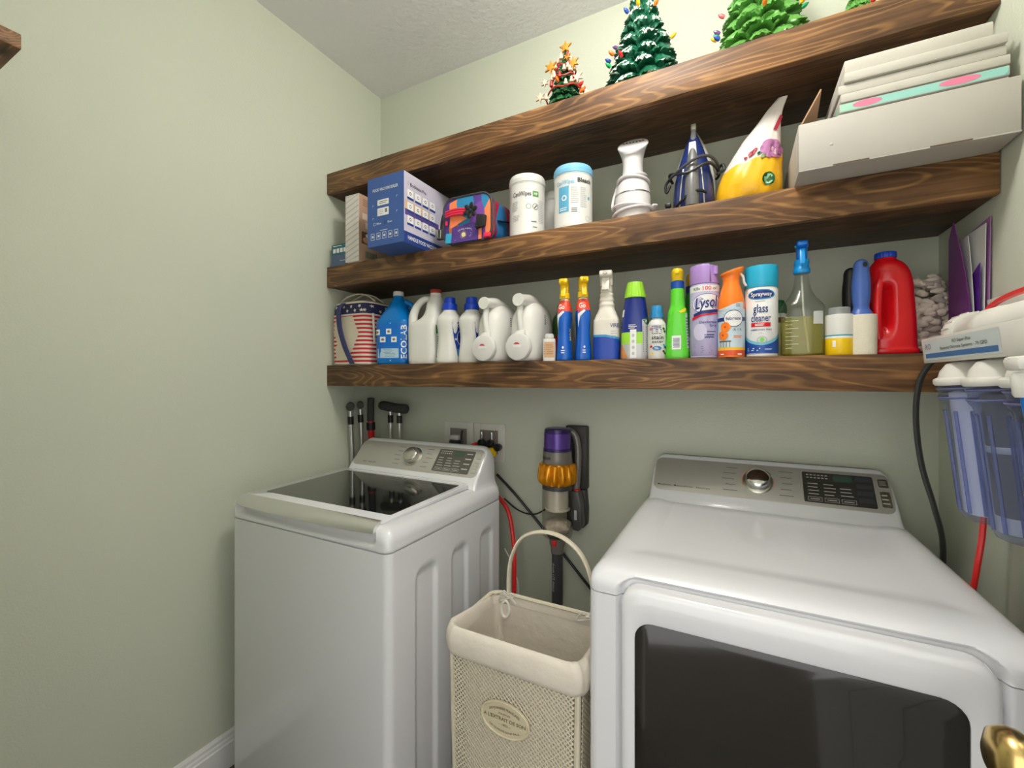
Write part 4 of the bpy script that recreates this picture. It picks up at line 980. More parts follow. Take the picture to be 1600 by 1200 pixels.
# ---- orange air freshener
t = thing('air_freshener', 'orange air freshener bottle with a scooped spray top', 'air freshener', at1(-.0115, 1.318), 0)
L_ = Loft([(0, .030, .030), (.004, .0330, .0330), (.12, .0330, .0330), (.150, .0320, .0320), (.175, .0270, .0270), (.196, .0215, .0215), (.206, .0205, .0205)], 4, 40)
FB = mat('pale_sky_label', (196, 214, 224), .4, var=.02)
L_.mesh(MB(), ORANGE, [(.004, ORANGE), (.128, FB), (1, ORANGE)]).build('bottle', t, 50); S = L_.surf(-90)
rs = []
for q, (z, r_, dx, dl) in enumerate(((.205, .0205, 0, 0), (.214, .0210, 0, 0), (.223, .0245, .002, .12), (.231, .0285, .002, .42), (.236, .0300, .002, .55), (.2375, .0285, .002, .55))):
    rs.append([(dx + r_ * math.cos(a), r_ * .75 * math.sin(a), z + dl * r_ * math.cos(a) * .55 - (.003 if q > 2 else 0)) for a in [2 * PI * j / 32 for j in range(32)]])
MB().rings(rs, ORANGE).build('spray_top', t, 60)
MB().tube(spline([(.021, -.006, .226), (.029, -.006, .214), (.031, -.005, .200), (.036, -.005, .190)], 5), .0032, WHITE2, 8).build('trigger', t)
wave(t, S, -.034, .034, lambda x: .130 + .016 * sm(-.03, .03, x) , .125, FB, .0006, 'label_edge')
rect(t, S, -.05, .096, .05, .106, NAVY, 'label_belt', .0006, 12, 1); oval(t, S, .006, .102, .0245, .0225, NAVY, 'label_ring', .0009); oval(t, S, .006, .102, .0228, .0208, PAPER, 'label_disc', .0012); text(t, S, 'febreze', .006, .102, .009, NAVY, .036, .006, .0016)
text(t, S, 'A I R', .016, .072, .0075, GREY, .022, .004); lines(t, S, .006, .028, .050, .058, 2, ORANGE); lines(t, S, .012, .026, .132, .142, 2, GREY)
for cx, cz in ((-.014, .080), (-.020, .058)):
    for i in range(5): oval(t, S, cx + .0075 * math.cos(i * 1.257), cz + .0075 * math.sin(i * 1.257), .006, .0075, ORANGE, 'petal_print', .0014 + .00005 * i, 12, i * 1.257)
    oval(t, S, cx, cz, .003, .003, mat('petal_heart', (206, 70, 30), .5), 'petal_heart', .0019, 10)
rect(t, S, -.045, .018, .045, .026, mat('sunset_yellow', (240, 184, 60), .5), 'label_sunset', .0006, 10, 1); rect(t, S, -.045, .004, .045, .018, mat('sunset_red', (220, 84, 44), .5), 'label_beach', .0006, 10, 1)
bars(t, S, [(-.028 + .008 * i, .026, -.0265 + .008 * i, .040) for i in range(4)] + [(-.032 + .008 * i, .040, -.0235 + .008 * i, .0435) for i in range(4)], mat('palm_dark', (96, 88, 56), .5), 'palm_print')
bars(t, S, [(.016, .006, .028, .009), (-.028, .006, -.018, .009)], PAPER, 'fine_print', .001)

# ---- glass cleaner can
t, L_ = can('spray_can', 'white glass cleaner spray can with a sky blue cap', .0605, 1.340, [(0, .0365, .0365), (.003, .0385, .0385), (.006, .0375, .0375), (.008, .0390, .0390), (.178, .0390, .0390), (.181, .0370, .0370), (.183, .0375, .0375)], PAPER, None)
MB().lathe([(.0385, .1835), (.0393, .186), (.0393, .236), (.038, .2405), (.034, .242), (.001, .242)], mat('aqua_cap', (36, 174, 212), .4), 40).build('cap', t, 40)
S = L_.surf(-93)
wave(t, S, -.06, .06, lambda x: .030 + 9 * x * x, .009, mat('deep_blue_wave', (22, 76, 160), .4), .0008, 'wave_base'); wave(t, S, -.06, .06, lambda x: .038 + 9 * x * x, .02, mat('pale_aqua_wave', (120, 190, 210), .4), .0005, 'wave_edge')
oval(t, S, 0, .163, .034, .0135, mat('logo_aqua', (40, 140, 200), .4), 'logo_oval', .0007); oval(t, S, 0, .163, .030, .0105, NAVY, 'logo_oval', .001); text(t, S, 'Sprayway', 0, .163, .0105, PAPER, .050, .02, .0015)
lines(t, S, -.014, .014, .143, .147, 1, LGREY); text(t, S, 'glass', -.001, .125, .022, NAVY, .034, .012); text(t, S, 'cleaner', -.001, .100, .019, NAVY, .046, .012)
rect(t, S, -.024, .078, .022, .089, RED, 'red_flash', .0007); lines(t, S, -.014, .012, .080, .087, 2, PAPER, off=.0012); text(t, S, 'AMMONIA FREE', 0, .070, .0042, NAVY, .050, .004); lines(t, S, -.026, .028, .060, .064, 1, LGREY)
oval(t, S, .002, .044, .012, .009, LGREY, 'seal_ring', .001, 20, 0, .8); oval(t, S, .002, .044, .005, .005, GREEN, 'seal_mark', .001, 14); lines(t, S, -.034, -.002, .014, .024, 2, PAPER, off=.0012); lines(t, S, .008, .030, .016, .022, 2, LGREY, off=.0012)

# ---- white bottle with green cap, half hidden
t = thing('small_bottle', 'white bottle with dark green cap, half hidden beside the clear spray bottle', 'bottle', at1(.104, 1.432))
L_ = Loft([(0, .021, .021), (.003, .024, .024), (.11, .024, .024), (.125, .021, .021)], 1, 32); L_.mesh(MB(), WHITE2, [(.098, WHITE2), (.113, mat('brown_band', (112, 66, 40), .5)), (1, PAPER)]).build('body', t, 40)
MB().lathe([(.0225, .1255), (.0235, .130), (.0225, .148), (.016, .162), (.001, .166)], DGREEN, 28).build('cap', t, 40)

# ---- clear spray bottle with yellow liquid
t = thing('spray_bottle', 'clear spray bottle of yellow liquid with a bright blue head', 'spray bottle', at1(.1525, 1.352), -3)
keys = [(0, .042, .036, 0, 0, 3), (.004, .0475, .040, 0, 0, 3.6), (.10, .048, .041, 0, 0, 3.4), (.120, .050, .042, 0, 0, 3), (.134, .046, .039, 0, 0, 2.6), (.155, .031, .029, 0, 0, 2.2), (.178, .020, .020), (.205, .0155, .0155), (.216, .0150, .0150)]
L_ = Loft(keys, 4, 44); L_.mesh(MB(), clear('clear_bottle', (246, 249, 247), .25), None).build('bottle', t, 60)
Li = Loft([(.003, .040, .034, 0, 0, 3), (.007, .0455, .038, 0, 0, 3.6), (.100, .046, .039, 0, 0, 3.4), (.1005, .046, .039, 0, 0, 3.4)], 1, 44); Li.mesh(MB(), clear('yellow_liquid', (236, 228, 140), .1, .84)).build('liquid', t, 40)
MB().tube([(.0, 0, .21), (.004, 0, .12), (.016, .006, .012)], .0025, clear('dip_tube', (236, 236, 226), .3, .4), 8).build('dip_tube', t)
BH = mat('azure_plastic', (18, 150, 226), .3); S = L_.surf(-88)
MB().lathe([(.0175, .2165), (.0190, .219), (.0190, .228), (.0165, .231), (.0165, .240), (.0175, .242), (.0165, .252)], BH, 28).build('collar', t, 40)
MB().prism([(.016, .2525), (.019, .268), (.020, .286), (.010, .300), (-.008, .302), (-.030, .296), (-.034, .284), (-.016, .278), (-.012, .2525)], lambda p, q, k_: (k_, p, q), .024, mat('azure_dark', (10, 108, 206), .3), .004).build('spray_head', t, 50)
MB().prism([(-.014, .278), (-.024, .278), (-.032, .248), (-.036, .236), (-.029, .238), (-.020, .262)], lambda p, q, k_: (k_, p, q), .013, BH, .002).build('trigger', t, 50)
for s_ in (-1, 1): MB().lathe([(.004, 0), (.004, .003)], BH, 10, Matrix.Translation((s_ * .012, .004, .290)) @ Matrix.Rotation(R(90 * s_), 4, 'Y')).build('pivot', t)
bars(t, S, [(-.034, .02 + .010 * i, -.034 + (.024 if i % 2 else .012), .0209 + .010 * i) for i in range(9)], mat('scale_white', (226, 232, 214), .5), 'measure_marks')
rect(t, L_.surf(-52), -.008, .08, .014, .112, clear('sticker_haze', (230, 232, 232), .1, .35), 'sticker', .0008)

# ---- white and yellow tub
t = thing('cleaner_tub', 'white and yellow tub with a clear cap', 'tub', at1(.229, 1.335))
L_ = Loft([(0, .0275, .0275), (.003, .0295, .0295), (.098, .0295, .0295), (.101, .028, .028)], 1, 36); TEAL = mat('teal_line', (70, 160, 176), .5)
L_.mesh(MB(), PAPER, [(.042, YEL), (.047, PAPER), (.0505, TEAL), (1, WHITE2)]).build('tub', t, 40); MB().lathe([(.0225, .1013), (.0228, .117), (.021, .119), (.001, .119)], clear('clear_cap', (196, 200, 200), .2, .5), 30).build('cap', t, 40)
rect(t, L_.surf(-118), -.004, .02, .003, .036, PAPER, 'label_notch', .0006)

# ---- lint rollers
def roller(x, y, label, m, s=1.0, roll=True, tilt=0):
    t = thing('lint_roller', label, 'lint roller', at1(x, y), tilt)
    fl = mat('roller_sheet', (226, 220, 200), .85, bump=.25, var=.04)
    MB().lathe([(.030, 0), (.031, .001), (.031, .097), (.030, .098), (.020, .098), (.020, .09)], fl, 36).build('sticky_roll', t, 40)
    L_ = Loft([(.0985, .022, .022), (.104, .0225, .018), (.116, .016, .013), (.14, .0185, .0145), (.175, .019, .015), (.205, .0165, .013), (.222, .0155, .0115), (.232, .011, .009), (.236, .004, .004)], 4, 28); L_.mesh(MB(), m).build('handle', t, 60)
    oval(t, L_.surf(-75), .002, .221, .0045, .0065, BLACK, 'hang_hole', .0012, 16)
roller(.274, 1.342, 'lint roller with a blue handle and cream roll', mat('denim_plastic', (66, 100, 176), .35))
roller(.2705, 1.432, 'lint roller with a black handle, standing behind the blue handled one', BLACK)

# ---- red jug
t = thing('red_jug', 'glossy red jug with a moulded handle and blue cap', 'jug', at1(.343, 1.395), 0)
RJ = mat('glossy_red', (206, 16, 26), .25, var=.03)
L_ = Loft([(0, .046, .040, 0, 0, 3), (.004, .051, .045, 0, 0, 3.4), (.014, .0515, .0455, 0, 0, 3.4), (.022, .048, .043, 0, 0, 3.2), (.09, .045, .042, .001, 0, 3), (.140, .043, .041, 0, 0, 2.8), (.175, .0425, .041, -.001, 0, 2.5), (.205, .0405, .040, -.004, 0, 2.2), (.225, .034, .034, -.007, 0, 2), (.238, .0225, .0225, -.010, 0, 2), (.243, .020, .020, -.010, 0, 2)], 5, 44)
mb = MB(); rs = []
for q in L_.r:
    z = q[0]; ring = []
    for j in range(L_.n):
        a = 2 * PI * j / L_.n; x, y, _ = L_.pt(a, z, 0, q)
        if y < 0 and x < .006:             # finger recess beside the handle
            kx = sm(.010, -.006, abs(x + .0165) - .006) * sm(.05, .075, z) * sm(.182, .160, z); y += .026 * kx
        ring.append((x, y, z))
    rs.append(ring)
mb.rings(rs, RJ).build('body', t, 60)
MB().tube(spline([(-.026, -.026, .185), (-.0325, -.036, .155), (-.035, -.040, .11), (-.034, -.038, .07), (-.030, -.034, .04)], 6), .0095, RJ, 12).build('grip', t, 60)
o = MB(); fluted(o, .0215, .021, .2433, .258, mat('cap_blue', (28, 72, 186), .35), 20); o = o.build('cap', t, 60); o.location = (-.010, 0, 0)

# ---- fluffy mop head
t = thing('mop_head', 'grey beige chenille mop head lying beside the red jug', 'mop head', at1(.418, 1.505))
CH = mat('chenille', (228, 217, 203), .95, bump=.5, bscale=160, var=.08, vscale=40); CH2 = mat('chenille_dark', (186, 176, 168), .95, bump=.5, bscale=160, var=.1, vscale=40)
MB().box(-.048, .048, -.055, .055, .015, .15, CH2, .03, 3).build('mop_pad', t, 60)
rnd = random.Random(4); cnt = 0
for i in range(420):
    th = rnd.uniform(0, 2 * PI); zz = rnd.uniform(.012, .205); k_ = math.sqrt(max(.05, 1 - ((zz - .09) / .13) ** 2)); rr = .052 * k_
    nx_, ny_ = math.cos(th), math.sin(th); cx, cy = rr * nx_, rr * ny_
    if cy > .045 or cx > .050 or cnt >= 230: continue
    cnt += 1
    tx, ty = -ny_, nx_; sg = rnd.choice((-1, 1)); dz = rnd.uniform(-.006, .010); ln = rnd.uniform(.010, .015)
    p = lambda u_, o_, z_: (cx + tx * u_ * sg + nx_ * o_, cy + ty * u_ * sg + ny_ * o_, max(.010, zz + z_))
    MB().tube([p(-ln, .002, -dz), p(-ln * .6, .012, -dz * .6), p(0, .016, 0), p(ln * .6, .012, dz * .6), p(ln, .002, dz)], [.003, .0075, .009, .0075, .003], CH if rnd.random() < .75 else CH2, 7).build('chenille_tuft', t, 60)

# ---- purple folders
t = thing('paper_folder', 'purple pocket folder standing open at the shelf end', 'folder', at1(.4655, 1.435))
PU = mat('folder_purple', (116, 40, 132), .45, var=.05); PU2 = mat('folder_purple_light', (170, 120, 176), .5)
def sheet(name, pts0, pts1, th, m):
    """bent sheet between a front edge (list) and a back edge (list), thickened along x"""
    n = len(pts0); mb = MB()
    a = [p for p in pts0] + [p for p in pts1[::-1]]
    mb.rings([a, [(x + th, y, z) for x, y, z in a]], m) if False else None
    vs = [*pts0, *pts1, *[(x + th, y, z) for x, y, z in pts0], *[(x + th, y, z) for x, y, z in pts1]]; fs = []
    for i in range(n - 1):
        fs += [[i, i + 1, n + i + 1, n + i], [2 * n + i, 3 * n + i, 3 * n + i + 1, 2 * n + i + 1], [i, 2 * n + i, 2 * n + i + 1, i + 1], [n + i, n + i + 1, 3 * n + i + 1, 3 * n + i]]
    fs += [[0, n, 3 * n, 2 * n], [n - 1, 3 * n - 1, 4 * n - 1, 2 * n - 1]]
    return mb.add(vs, fs, m).build(name, t, 50)
zs_ = [0, .06, .12, .18, .24]
sheet('cover', [(.004 - .014 * (z / .29) ** 2, -.100 + .045 * (z / .31) ** 2, z) for z in zs_ + [.310]], [(.002, .012, z) for z in zs_ + [.284]], .0015, PU)
sheet('cover', [(.026 + .004 * (z / .29), -.112 + .004 * z, z) for z in zs_ + [.300]], [(.030, .012, z) for z in zs_ + [.285]], .0015, PU2)
sheet('paper_sheet', [(.010 - .002 * (z / .29), -.098 + .03 * (z / .28) ** 2, z + .002) for z in zs_ + [.268]], [(.010, .005, z + .002) for z in zs_ + [.262]], .001, PAPER)
sheet('paper_sheet', [(.020 + .004 * (z / .29), -.108, z + .002) for z in zs_ + [.284]], [(.022, .005, z + .002) for z in zs_ + [.28]], .001, PAPER)
sheet('pocket', [(.0150, -.106, z) for z in (0, .06, .12, .20)], [(.0155, .005, z) for z in (0, .06, .10, .14)], .001, mat('pocket_violet', (86, 34, 140), .5))

# ================================================================== middle shelf, left to right
def carton(name, label, x0, x1, y0, y1, h, mats, cat='box', bev=.0012):
    """closed carton; mats = front, right, top/other"""
    t = thing(name, label, cat, at2((x0 + x1) / 2, (y0 + y1) / 2)); a, b = (x1 - x0) / 2, (y1 - y0) / 2
    mb = MB(); mb.box(-a, a, -b, b, 0, h, mats[2], bev); mb.build('carton', t)
    f = flat((-a, -b, 0), (1, 0, 0), (0, 0, 1)); r_ = flat((a, -b, 0), (0, 1, 0), (0, 0, 1))
    rect(t, f, .001, .001, 2 * a - .001, h - .001, mats[0], 'front_panel', .0003, 1, 1); rect(t, r_, .001, .001, 2 * b - .001, h - .001, mats[1], 'side_panel', .0003, 1, 1)
    return t, f, r_, 2 * a, 2 * b
TLB = mat('teal_box', (40, 104, 122), .5); SLB = mat('slate_box', (84, 100, 132), .5)
t, f, r_, a, b = carton('small_box', 'small teal box at the far left of the middle shelf', -1.548, -1.447, 1.296, 1.46, .092, (SLB, SLB, TLB))
rect(t, f, .001, .048, a - .001, .091, TLB, 'teal_band', .0005, 1, 1); lines(t, f, .012, .08, .082, .088, 1, PAPER)
for i in range(4): rect(t, f, .010 + .021 * i, .056, .026 + .021 * i, .074, PAPER, 'pictogram', .0007, 1, 1)
lines(t, f, .05, .09, .018, .024, 1, LGREY)
KRAFT = mat('kraft_tan', (200, 162, 134), .6, var=.03); STR = mat('pale_box_paper', (224, 216, 208), .55)
t, f, r_, a, b = carton('tan_box', 'tall tan box with a pale striped end', -1.442, -1.364, 1.276, 1.54, .276, (STR, KRAFT, STR))
mb = MB()
for i in range(13):
    z0 = -.01 + .023 * i
    p = [(.002, z0), (.002, z0 + .006), (a - .002, z0 + .034), (a - .002, z0 + .028)]
    p = [(x, min(max(z, .002), .274)) for x, z in p]
    mb.add([f(x, z, .0006) for x, z in p], [[0, 1, 2, 3]], LGREY)
mb.build('stripe_print', t, 0, False)
for i, (px, pz) in enumerate(((.018, .175), (.052, .182), (.034, .14), (.068, .145))): rect(t, r_, px, pz, px + .026, pz + .026, mat('pale_tan', (226, 204, 186), .6), 'pictogram', .0006, 1, 1)
rect(t, r_, .014, .075, .075, .125, mat('box_photo', (112, 78, 56), .5), 'box_picture', .0006, 1, 1); oval(t, r_, .04, .092, .02, .012, mat('bread_tan', (208, 164, 120), .6), 'picture_food', .0009); oval(t, r_, .05, .112, .016, .009, PAPER, 'picture_food', .0009)
bars(t, r_, [(.034 + .0055 * i, .02, .037 + .0055 * i + (.001 if i % 3 else 0), .048) for i in range(12)], mat('code_green', (92, 120, 92), .6), 'bar_code'); lines(t, r_, .02, .11, .23, .26, 4, mat('tan_type', (150, 112, 86), .6))

BX = mat('box_blue', (58, 92, 158), .5, var=.02); BL = mat('box_lavender', (196, 192, 208), .5, var=.02); BD = mat('box_deep_blue', (36, 62, 136), .5)
t, f, r_, a, b = carton('appliance_box', 'blue vacuum sealer box jutting over the shelf edge', -1.207, -1.034, 1.170, 1.455, .251, (BX, BL, BX))
text(t, f, 'FOOD VACUUM SEALER', .087, .203, .0105, PAPER, .120, .014)
rect(t, f, .050, .146, .104, .166, PAPER, 'sticker', .0008, 1, 1); rect(t, f, .050, .108, .104, .136, PAPER, 'sticker', .0008, 1, 1); lines(t, f, .058, .098, .150, .162, 2, GREY, off=.001); lines(t, f, .056, .082, .113, .131, 3, LGREY, off=.001)
rect(t, f, .086, .117, .097, .131, GREY, 'sticker_mark', .001, 1, 1)
for px, pz in ((.026, .150), (.14, .168), (.026, .103), (.14, .115)): bars(t, f, [(px, pz, px + .006, pz + .001), (px, pz - .005, px + .001, pz)], PAPER, 'corner_mark')
for px, wd in ((.040, 'Blue'), (.092, 'Green')):
    mb = MB()
    for q in ((0, 0, .010, .001), (0, .009, .010, .010), (0, 0, .001, .010), (.009, 0, .010, .010)): grid(mb, f, px - .010 + q[0], .076 + q[1], px - .010 + q[2], .076 + q[3], PAPER if wd == 'Blue' else INK, .0008, 1, 1)
    mb.build('tick_box', t, 0, False); text(t, f, wd, px + .017, .081, .007, PAPER, .021, .012)
lines(t, f, .062, .104, .053, .057, 1, PAPER)
for i in range(5):
    px = .018 + .028 * i; mb = MB()
    for q in ((0, 0, .018, .0015), (0, .0225, .018, .024), (0, 0, .0015, .024), (.0165, 0, .018, .024), (.005, .008, .013, .016)): grid(mb, f, px + q[0], .024 + q[1], px + q[2], .024 + q[3], PAPER, .0008, 1, 1)
    mb.build('recycling_icon', t, 0, False)
rect(t, r_, .001, .001, b - .001, .040, BD, 'base_band', .0006, 1, 1); text(t, r_, 'HANDLE FOOD VACUUM SEALER', .128, .020, .0135, PAPER, .215, .02)
text(t, r_, 'Bodidaso Pro', .078, .212, .0125, INK, .090, .010); bars(t, r_, [(.022, .206, .0235, .220)], INK, 'logo_bar')
rect(t, r_, .004, .118, .14, .150, mat('skin_peach', (214, 180, 150), .5), 'photo_band', .0005, 4, 1); rect(t, r_, .006, .098, .20, .120, mat('grape_violet', (92, 74, 140), .5), 'photo_band', .0006, 4, 1)
for j, pz in enumerate((.168, .122, .076)):
    for i in range(4):
        px = .018 + .042 * i
        rect(t, r_, px, pz - .002, px + .032, pz + .024, PAPER, 'feature_tile', .0009, 1, 1); rect(t, r_, px - .001, pz - .011, px + .034, pz - .003, BD, 'feature_caption', .0009, 1, 1); oval(t, r_, px + .016, pz + .011, .006, .006, GREY if (i + j) % 2 else INK, 'feature_icon', .0012, 12, 0, .6)

# ---- colourful lunch bag
t = thing('lunch_bag', 'colourful printed lunch bag with pink handles', 'bag', at2(-.848, 1.358), 2)
CLO = patches('bag_print', [(84, 56, 140), (38, 130, 178), (240, 136, 84), (90, 180, 170), (70, 48, 120), (214, 44, 84), (120, 70, 160)], 11, (1.6, 1.6, .42), .6, .3)
SID = patches('bag_side_print', [(176, 24, 60), (60, 44, 120), (40, 120, 176), (150, 30, 90), (210, 40, 70)], 9, (1, 1.4, .5), .6, .6)
def bagring(y, g=0): return [(x, y, z) for x, z in rrect(-.098 - g, .098 + g, .002, .166 + g, .042, 7)]
MB().rings([bagring(-.072), bagring(-.03), bagring(.03), bagring(.072)], SID, False, False).build('body', t, 50)
def face(y, yo): return [[(x * q, y + (yo - y) * (1 - q), .084 + (z - .084) * q) for x, _, z in bagring(0)] for q in (1, .9, .55, .01)]
MB().rings(face(-.072, -.082), CLO, False, False).build('front_panel', t, 60); MB().rings(face(.072, .082), CLO, False, False).build('back_panel', t, 60)
PIP = mat('charcoal_piping', (62, 60, 64), .7)
for y in (-.072, -.052, .072): MB().tube([(x, y, z) for x, _, z in bagring(0, .001)], .0042, PIP, 6, True).build('piping', t)
fp = flat((0, -.081, 0), (1, 0, 0), (0, 0, 1)); PINKS = mat('hot_pink_strap', (236, 46, 84), .45)
POC = mat('pocket_purple', (86, 58, 140), .65, var=.04)
poly(t, fp, [(-.060, .002), (.050, .002), (.052, .055), (.030, .066), (-.03, .060), (-.056, .058)], POC, 'front_pocket', .002)
poly(t, fp, [(-.066, .058), (-.062, .098), (-.02, .098), (.006, .082), (-.03, .068), (-.056, .056)], mat('coral_cloth', (246, 134, 84), .65), 'front_flash', .0015)
poly(t, fp, [(-.086, .006), (-.061, .003), (-.058, .038), (-.082, .04)], mat('aqua_cloth', (50, 170, 206), .65), 'front_flash', .0017); poly(t, fp, [(.051, .003), (.064, .003), (.066, .058), (.053, .058)], mat('coral_cloth', (246, 134, 84), .65), 'front_flash', .0017)
text(t, fp, 'LAUREL BURCH', -.004, .047, .0045, PAPER, .055, .006, .0028, arc=.004)
oval(t, fp, -.008, .027, .0085, .0085, mat('sun_cream', (232, 220, 160), .6), 'sun_disc', .0030, 20)
mb = MB()
for i in range(16):
    a = 2 * PI * i / 16; ca, sa = math.cos(a), math.sin(a)
    mb.add([fp(-.008 + ca * .0095 - sa * .0008, .027 + sa * .0095 + ca * .0008, .003), fp(-.008 + ca * .0095 + sa * .0008, .027 + sa * .0095 - ca * .0008, .003), fp(-.008 + ca * .0165, .027 + sa * .0165, .003)], [[0, 1, 2]], mat('sun_gold', (190, 170, 110), .6))
mb.build('sun_rays', t, 0, False)
for i in range(14): oval(t, fp, random.uniform(-.045, .042), random.uniform(.01, .045), .0011, .0011, PAPER, 'dot_print', .0032, 8)
for i in range(3): MB().tube(spline([(-.080, -.086, .098 + .0085 * i), (-.04, -.093, .0995 + .0085 * i), (.004, -.090, .097 + .0085 * i)], 5), .0042, PINKS, 8).build('pink_handle', t)
BF = mat('black_cloth', (28, 27, 28), .65)
for i in range(6):
    a = 2 * PI * i / 6 + .3; c = Vector((.030 + .017 * math.cos(a), -.096, .100 + .017 * math.sin(a)))
    mb = MB(); rs = []
    for q in range(7):
        ph = PI * q / 6; rs.append([(c + Vector(((.012 * math.cos(ph)) * math.cos(a) * -1 + .009 * math.sin(ph) * math.cos(b_) * -math.sin(a), .004 * math.sin(ph) * math.sin(b_) - .001 * q, (.012 * math.cos(ph)) * math.sin(a) * -1 + .009 * math.sin(ph) * math.cos(b_) * math.cos(a))))[:] for b_ in [2 * PI * j / 10 for j in range(10)]])
    mb.rings(rs, BF).build('flower_petal', t, 60)
MB().lathe([(.006, 0), (.006, .004), (.001, .006)], BF, 14, Matrix.Translation((.030, -.099, .100)) @ Matrix.Rotation(R(90), 4, 'X')).build('flower_button', t)
MB().prism([(.046, .036), (.084, .040), (.088, .078), (.052, .086)], lambda p, q, k_: (p, -.092 + k_, q), .012, BF, .003).build('strap_patch', t)
for sx, xx in ((-1, -.105), (1, .088)):
    MB().box(xx - .012, xx + .012, -.092, -.078, .02 if sx < 0 else .004, .058 if sx < 0 else .02, DGREY if sx < 0 else PINKS, .003).build('buckle' if sx < 0 else 'pink_tab', t)
MB().tube([(-.110, -.094, .026), (-.099, -.094, .024), (-.098, -.094, .052), (-.111, -.094, .054)], .0022, STEEL, 6, True).build('buckle_ring', t)
MB().tube(spline([(-.103, -.080, .058), (-.106, -.07, .10), (-.103, -.055, .14), (-.09, -.05, .165)], 6), .007, BF, 8, False, .4).build('shoulder_strap', t)
MB().tube(spline([(.102, -.03, .075), (.104, .0, .082), (.106, .03, .09), (.105, .07, .10)], 6), .005, BF, 8, False, .6).build('side_strap', t)
rect(t, flat((-.086, -.0805, .07), (1, 0, 0), (0, 0, 1)), 0, 0, .010, .016, PINKS, 'pink_tab', .001, 1, 1)

# ---- disinfectant wipe canisters
def canister(label, x, y, r, h, lid, kind, rz=0):
    t = thing('wipes_canister', label, 'wipes canister', at2(x, y), rz, 'white wipes canisters')
    L_ = Loft([(0, r * .95, r * .95), (.003, r, r), (.012, r, r), (.014, r * .985, r * .985), (h - .034, r * .985, r * .985), (h - .0335, r, r), (h - .031, r, r)], 1, 44); L_.mesh(MB(), WHITE2).build('body', t, 40)
    MB().lathe([(r * 1.0, h - .0305), (r * 1.02, h - .029), (r * 1.02, h - .016), (r * 1.0, h - .0145), (r * .985, h - .006), (r * .94, h - .001), (r * .86, h), (.001, h)], lid, 44).build('lid', t, 35)
    S = L_.surf(-66)
    if kind == 'hp':
        HPG = mat('hp_green', (92, 150, 74), .5)
        text(t, S, 'CaviWipes', -.018, h * .66, .0155, INK, .066, .012); rect(t, S, .020, h * .66 - .009, .042, h * .66 + .010, HPG, 'green_square', .0006, 4, 1); text(t, S, 'HP', .031, h * .66, .009, PAPER, .013, .012)
        oval(t, S, .006, h * .46, .009, .009, HPG, 'green_mark', .0006, 20, 0, .82); oval(t, S, .030, h * .46, .0105, .0105, INK, 'round_mark', .0006, 22, 0, .86); poly(t, S, [(.024, h * .46 - .005), (.027, h * .46 - .006), (.037, h * .46 + .005), (.034, h * .46 + .006)], INK, 'mark_bar', .0008)
        lines(t, S, .042, .066, h * .2, h * .58, 14, LGREY); lines(t, S, .014, .036, h * .20, h * .24, 1, GREY); lines(t, S, .020, .036, h * .12, h * .15, 1, GREY); lines(t, S, -.058, -.03, h * .40, h * .56, 6, LGREY); lines(t, S, -.052, -.024, h * .24, h * .34, 4, LGREY)
    elif kind == 'bleach':
        text(t, S, 'CaviWipes', -.024, h * .70, .0140, mat('cavi_blue', (120, 182, 212), .5), .064, .014); text(t, S, 'Bleach', .042, h * .72, .0135, INK, .050, .026)
        rect(t, S, -.047, h * .24, -.010, h * .64, mat('cavi_blue_panel', (96, 172, 208), .5), 'blue_panel', .0005, 5, 2); oval(t, S, -.026, h * .46, .009, .009, PAPER, 'panel_mark', .0009, 20, 0, .6); lines(t, S, -.042, -.016, h * .26, h * .32, 2, PAPER, off=.0009)
        lines(t, S, -.004, .022, h * .36, h * .62, 9, LGREY); lines(t, S, .026, .05, h * .30, h * .62, 11, LGREY); lines(t, S, -.002, .022, h * .22, h * .30, 3, GREY); oval(t, S, .058, h * .46, .004, .005, SKYB, 'drop_mark', .0009, 12); oval(t, S, .054, h * .14, .010, .009, LGREY, 'seal_ring', .0008, 20, 0, .85)
    elif kind == 'back':
        rect(t, S, .0, h * .42, .022, h * .53, mat('hp_green', (92, 150, 74), .5), 'green_square', .0006, 4, 1); text(t, S, 'HP', .011, h * .475, .009, PAPER, .013, .012); oval(t, S, .010, h * .22, .011, .011, INK, 'round_mark', .0006, 22, 0, .8)
canister('white wipes canister with white lid and green square, beside the lunch bag', -.648, 1.366, .0625, .212, WHITE2, 'hp', 0)
canister('shorter white wipes canister half hidden between the two in front', -.592, 1.512, .060, .200, WHITE2, 'back', -4)
canister('white wipes canister with a sky blue lid', -.478, 1.362, .0635, .205, mat('lid_sky', (124, 188, 222), .4), 'bleach', -8)

# ---- garment steamer
t = thing('garment_steamer', 'white handheld garment steamer wrapped in its own cord', 'steamer', at2(-.286, 1.372), 0)
SW = mat('steamer_white', (224, 220, 222), .28, var=.01)
L_ = Loft([(0, .050, .050), (.004, .053, .053), (.06, .0535, .0535), (.085, .0525, .0525), (.112, .048, .048), (.130, .040, .042), (.146, .033, .037), (.170, .030, .034), (.195, .031, .034), (.220, .037, .036, 0, -.002), (.242, .046, .037, .001, -.004)], 4, 40)
rs = [[L_.pt(2 * PI * j / 40, q[0], 0, q) for j in range(40)] for q in L_.r]
def tiltz(r, k_): return [(x, y, z + k_ * (-.06 * x + .92 * (y + .004))) for x, y, z in r]
n_ = len(rs); rs = [tiltz(r, sm(.19, .245, q[0])) for r, q in zip(rs, L_.r)]
MB().rings(rs, SW).build('body', t, 60)
top = rs[-1]; cx = sum(p[0] for p in top) / 40; cy = sum(p[1] for p in top) / 40; cz = sum(p[2] for p in top) / 40
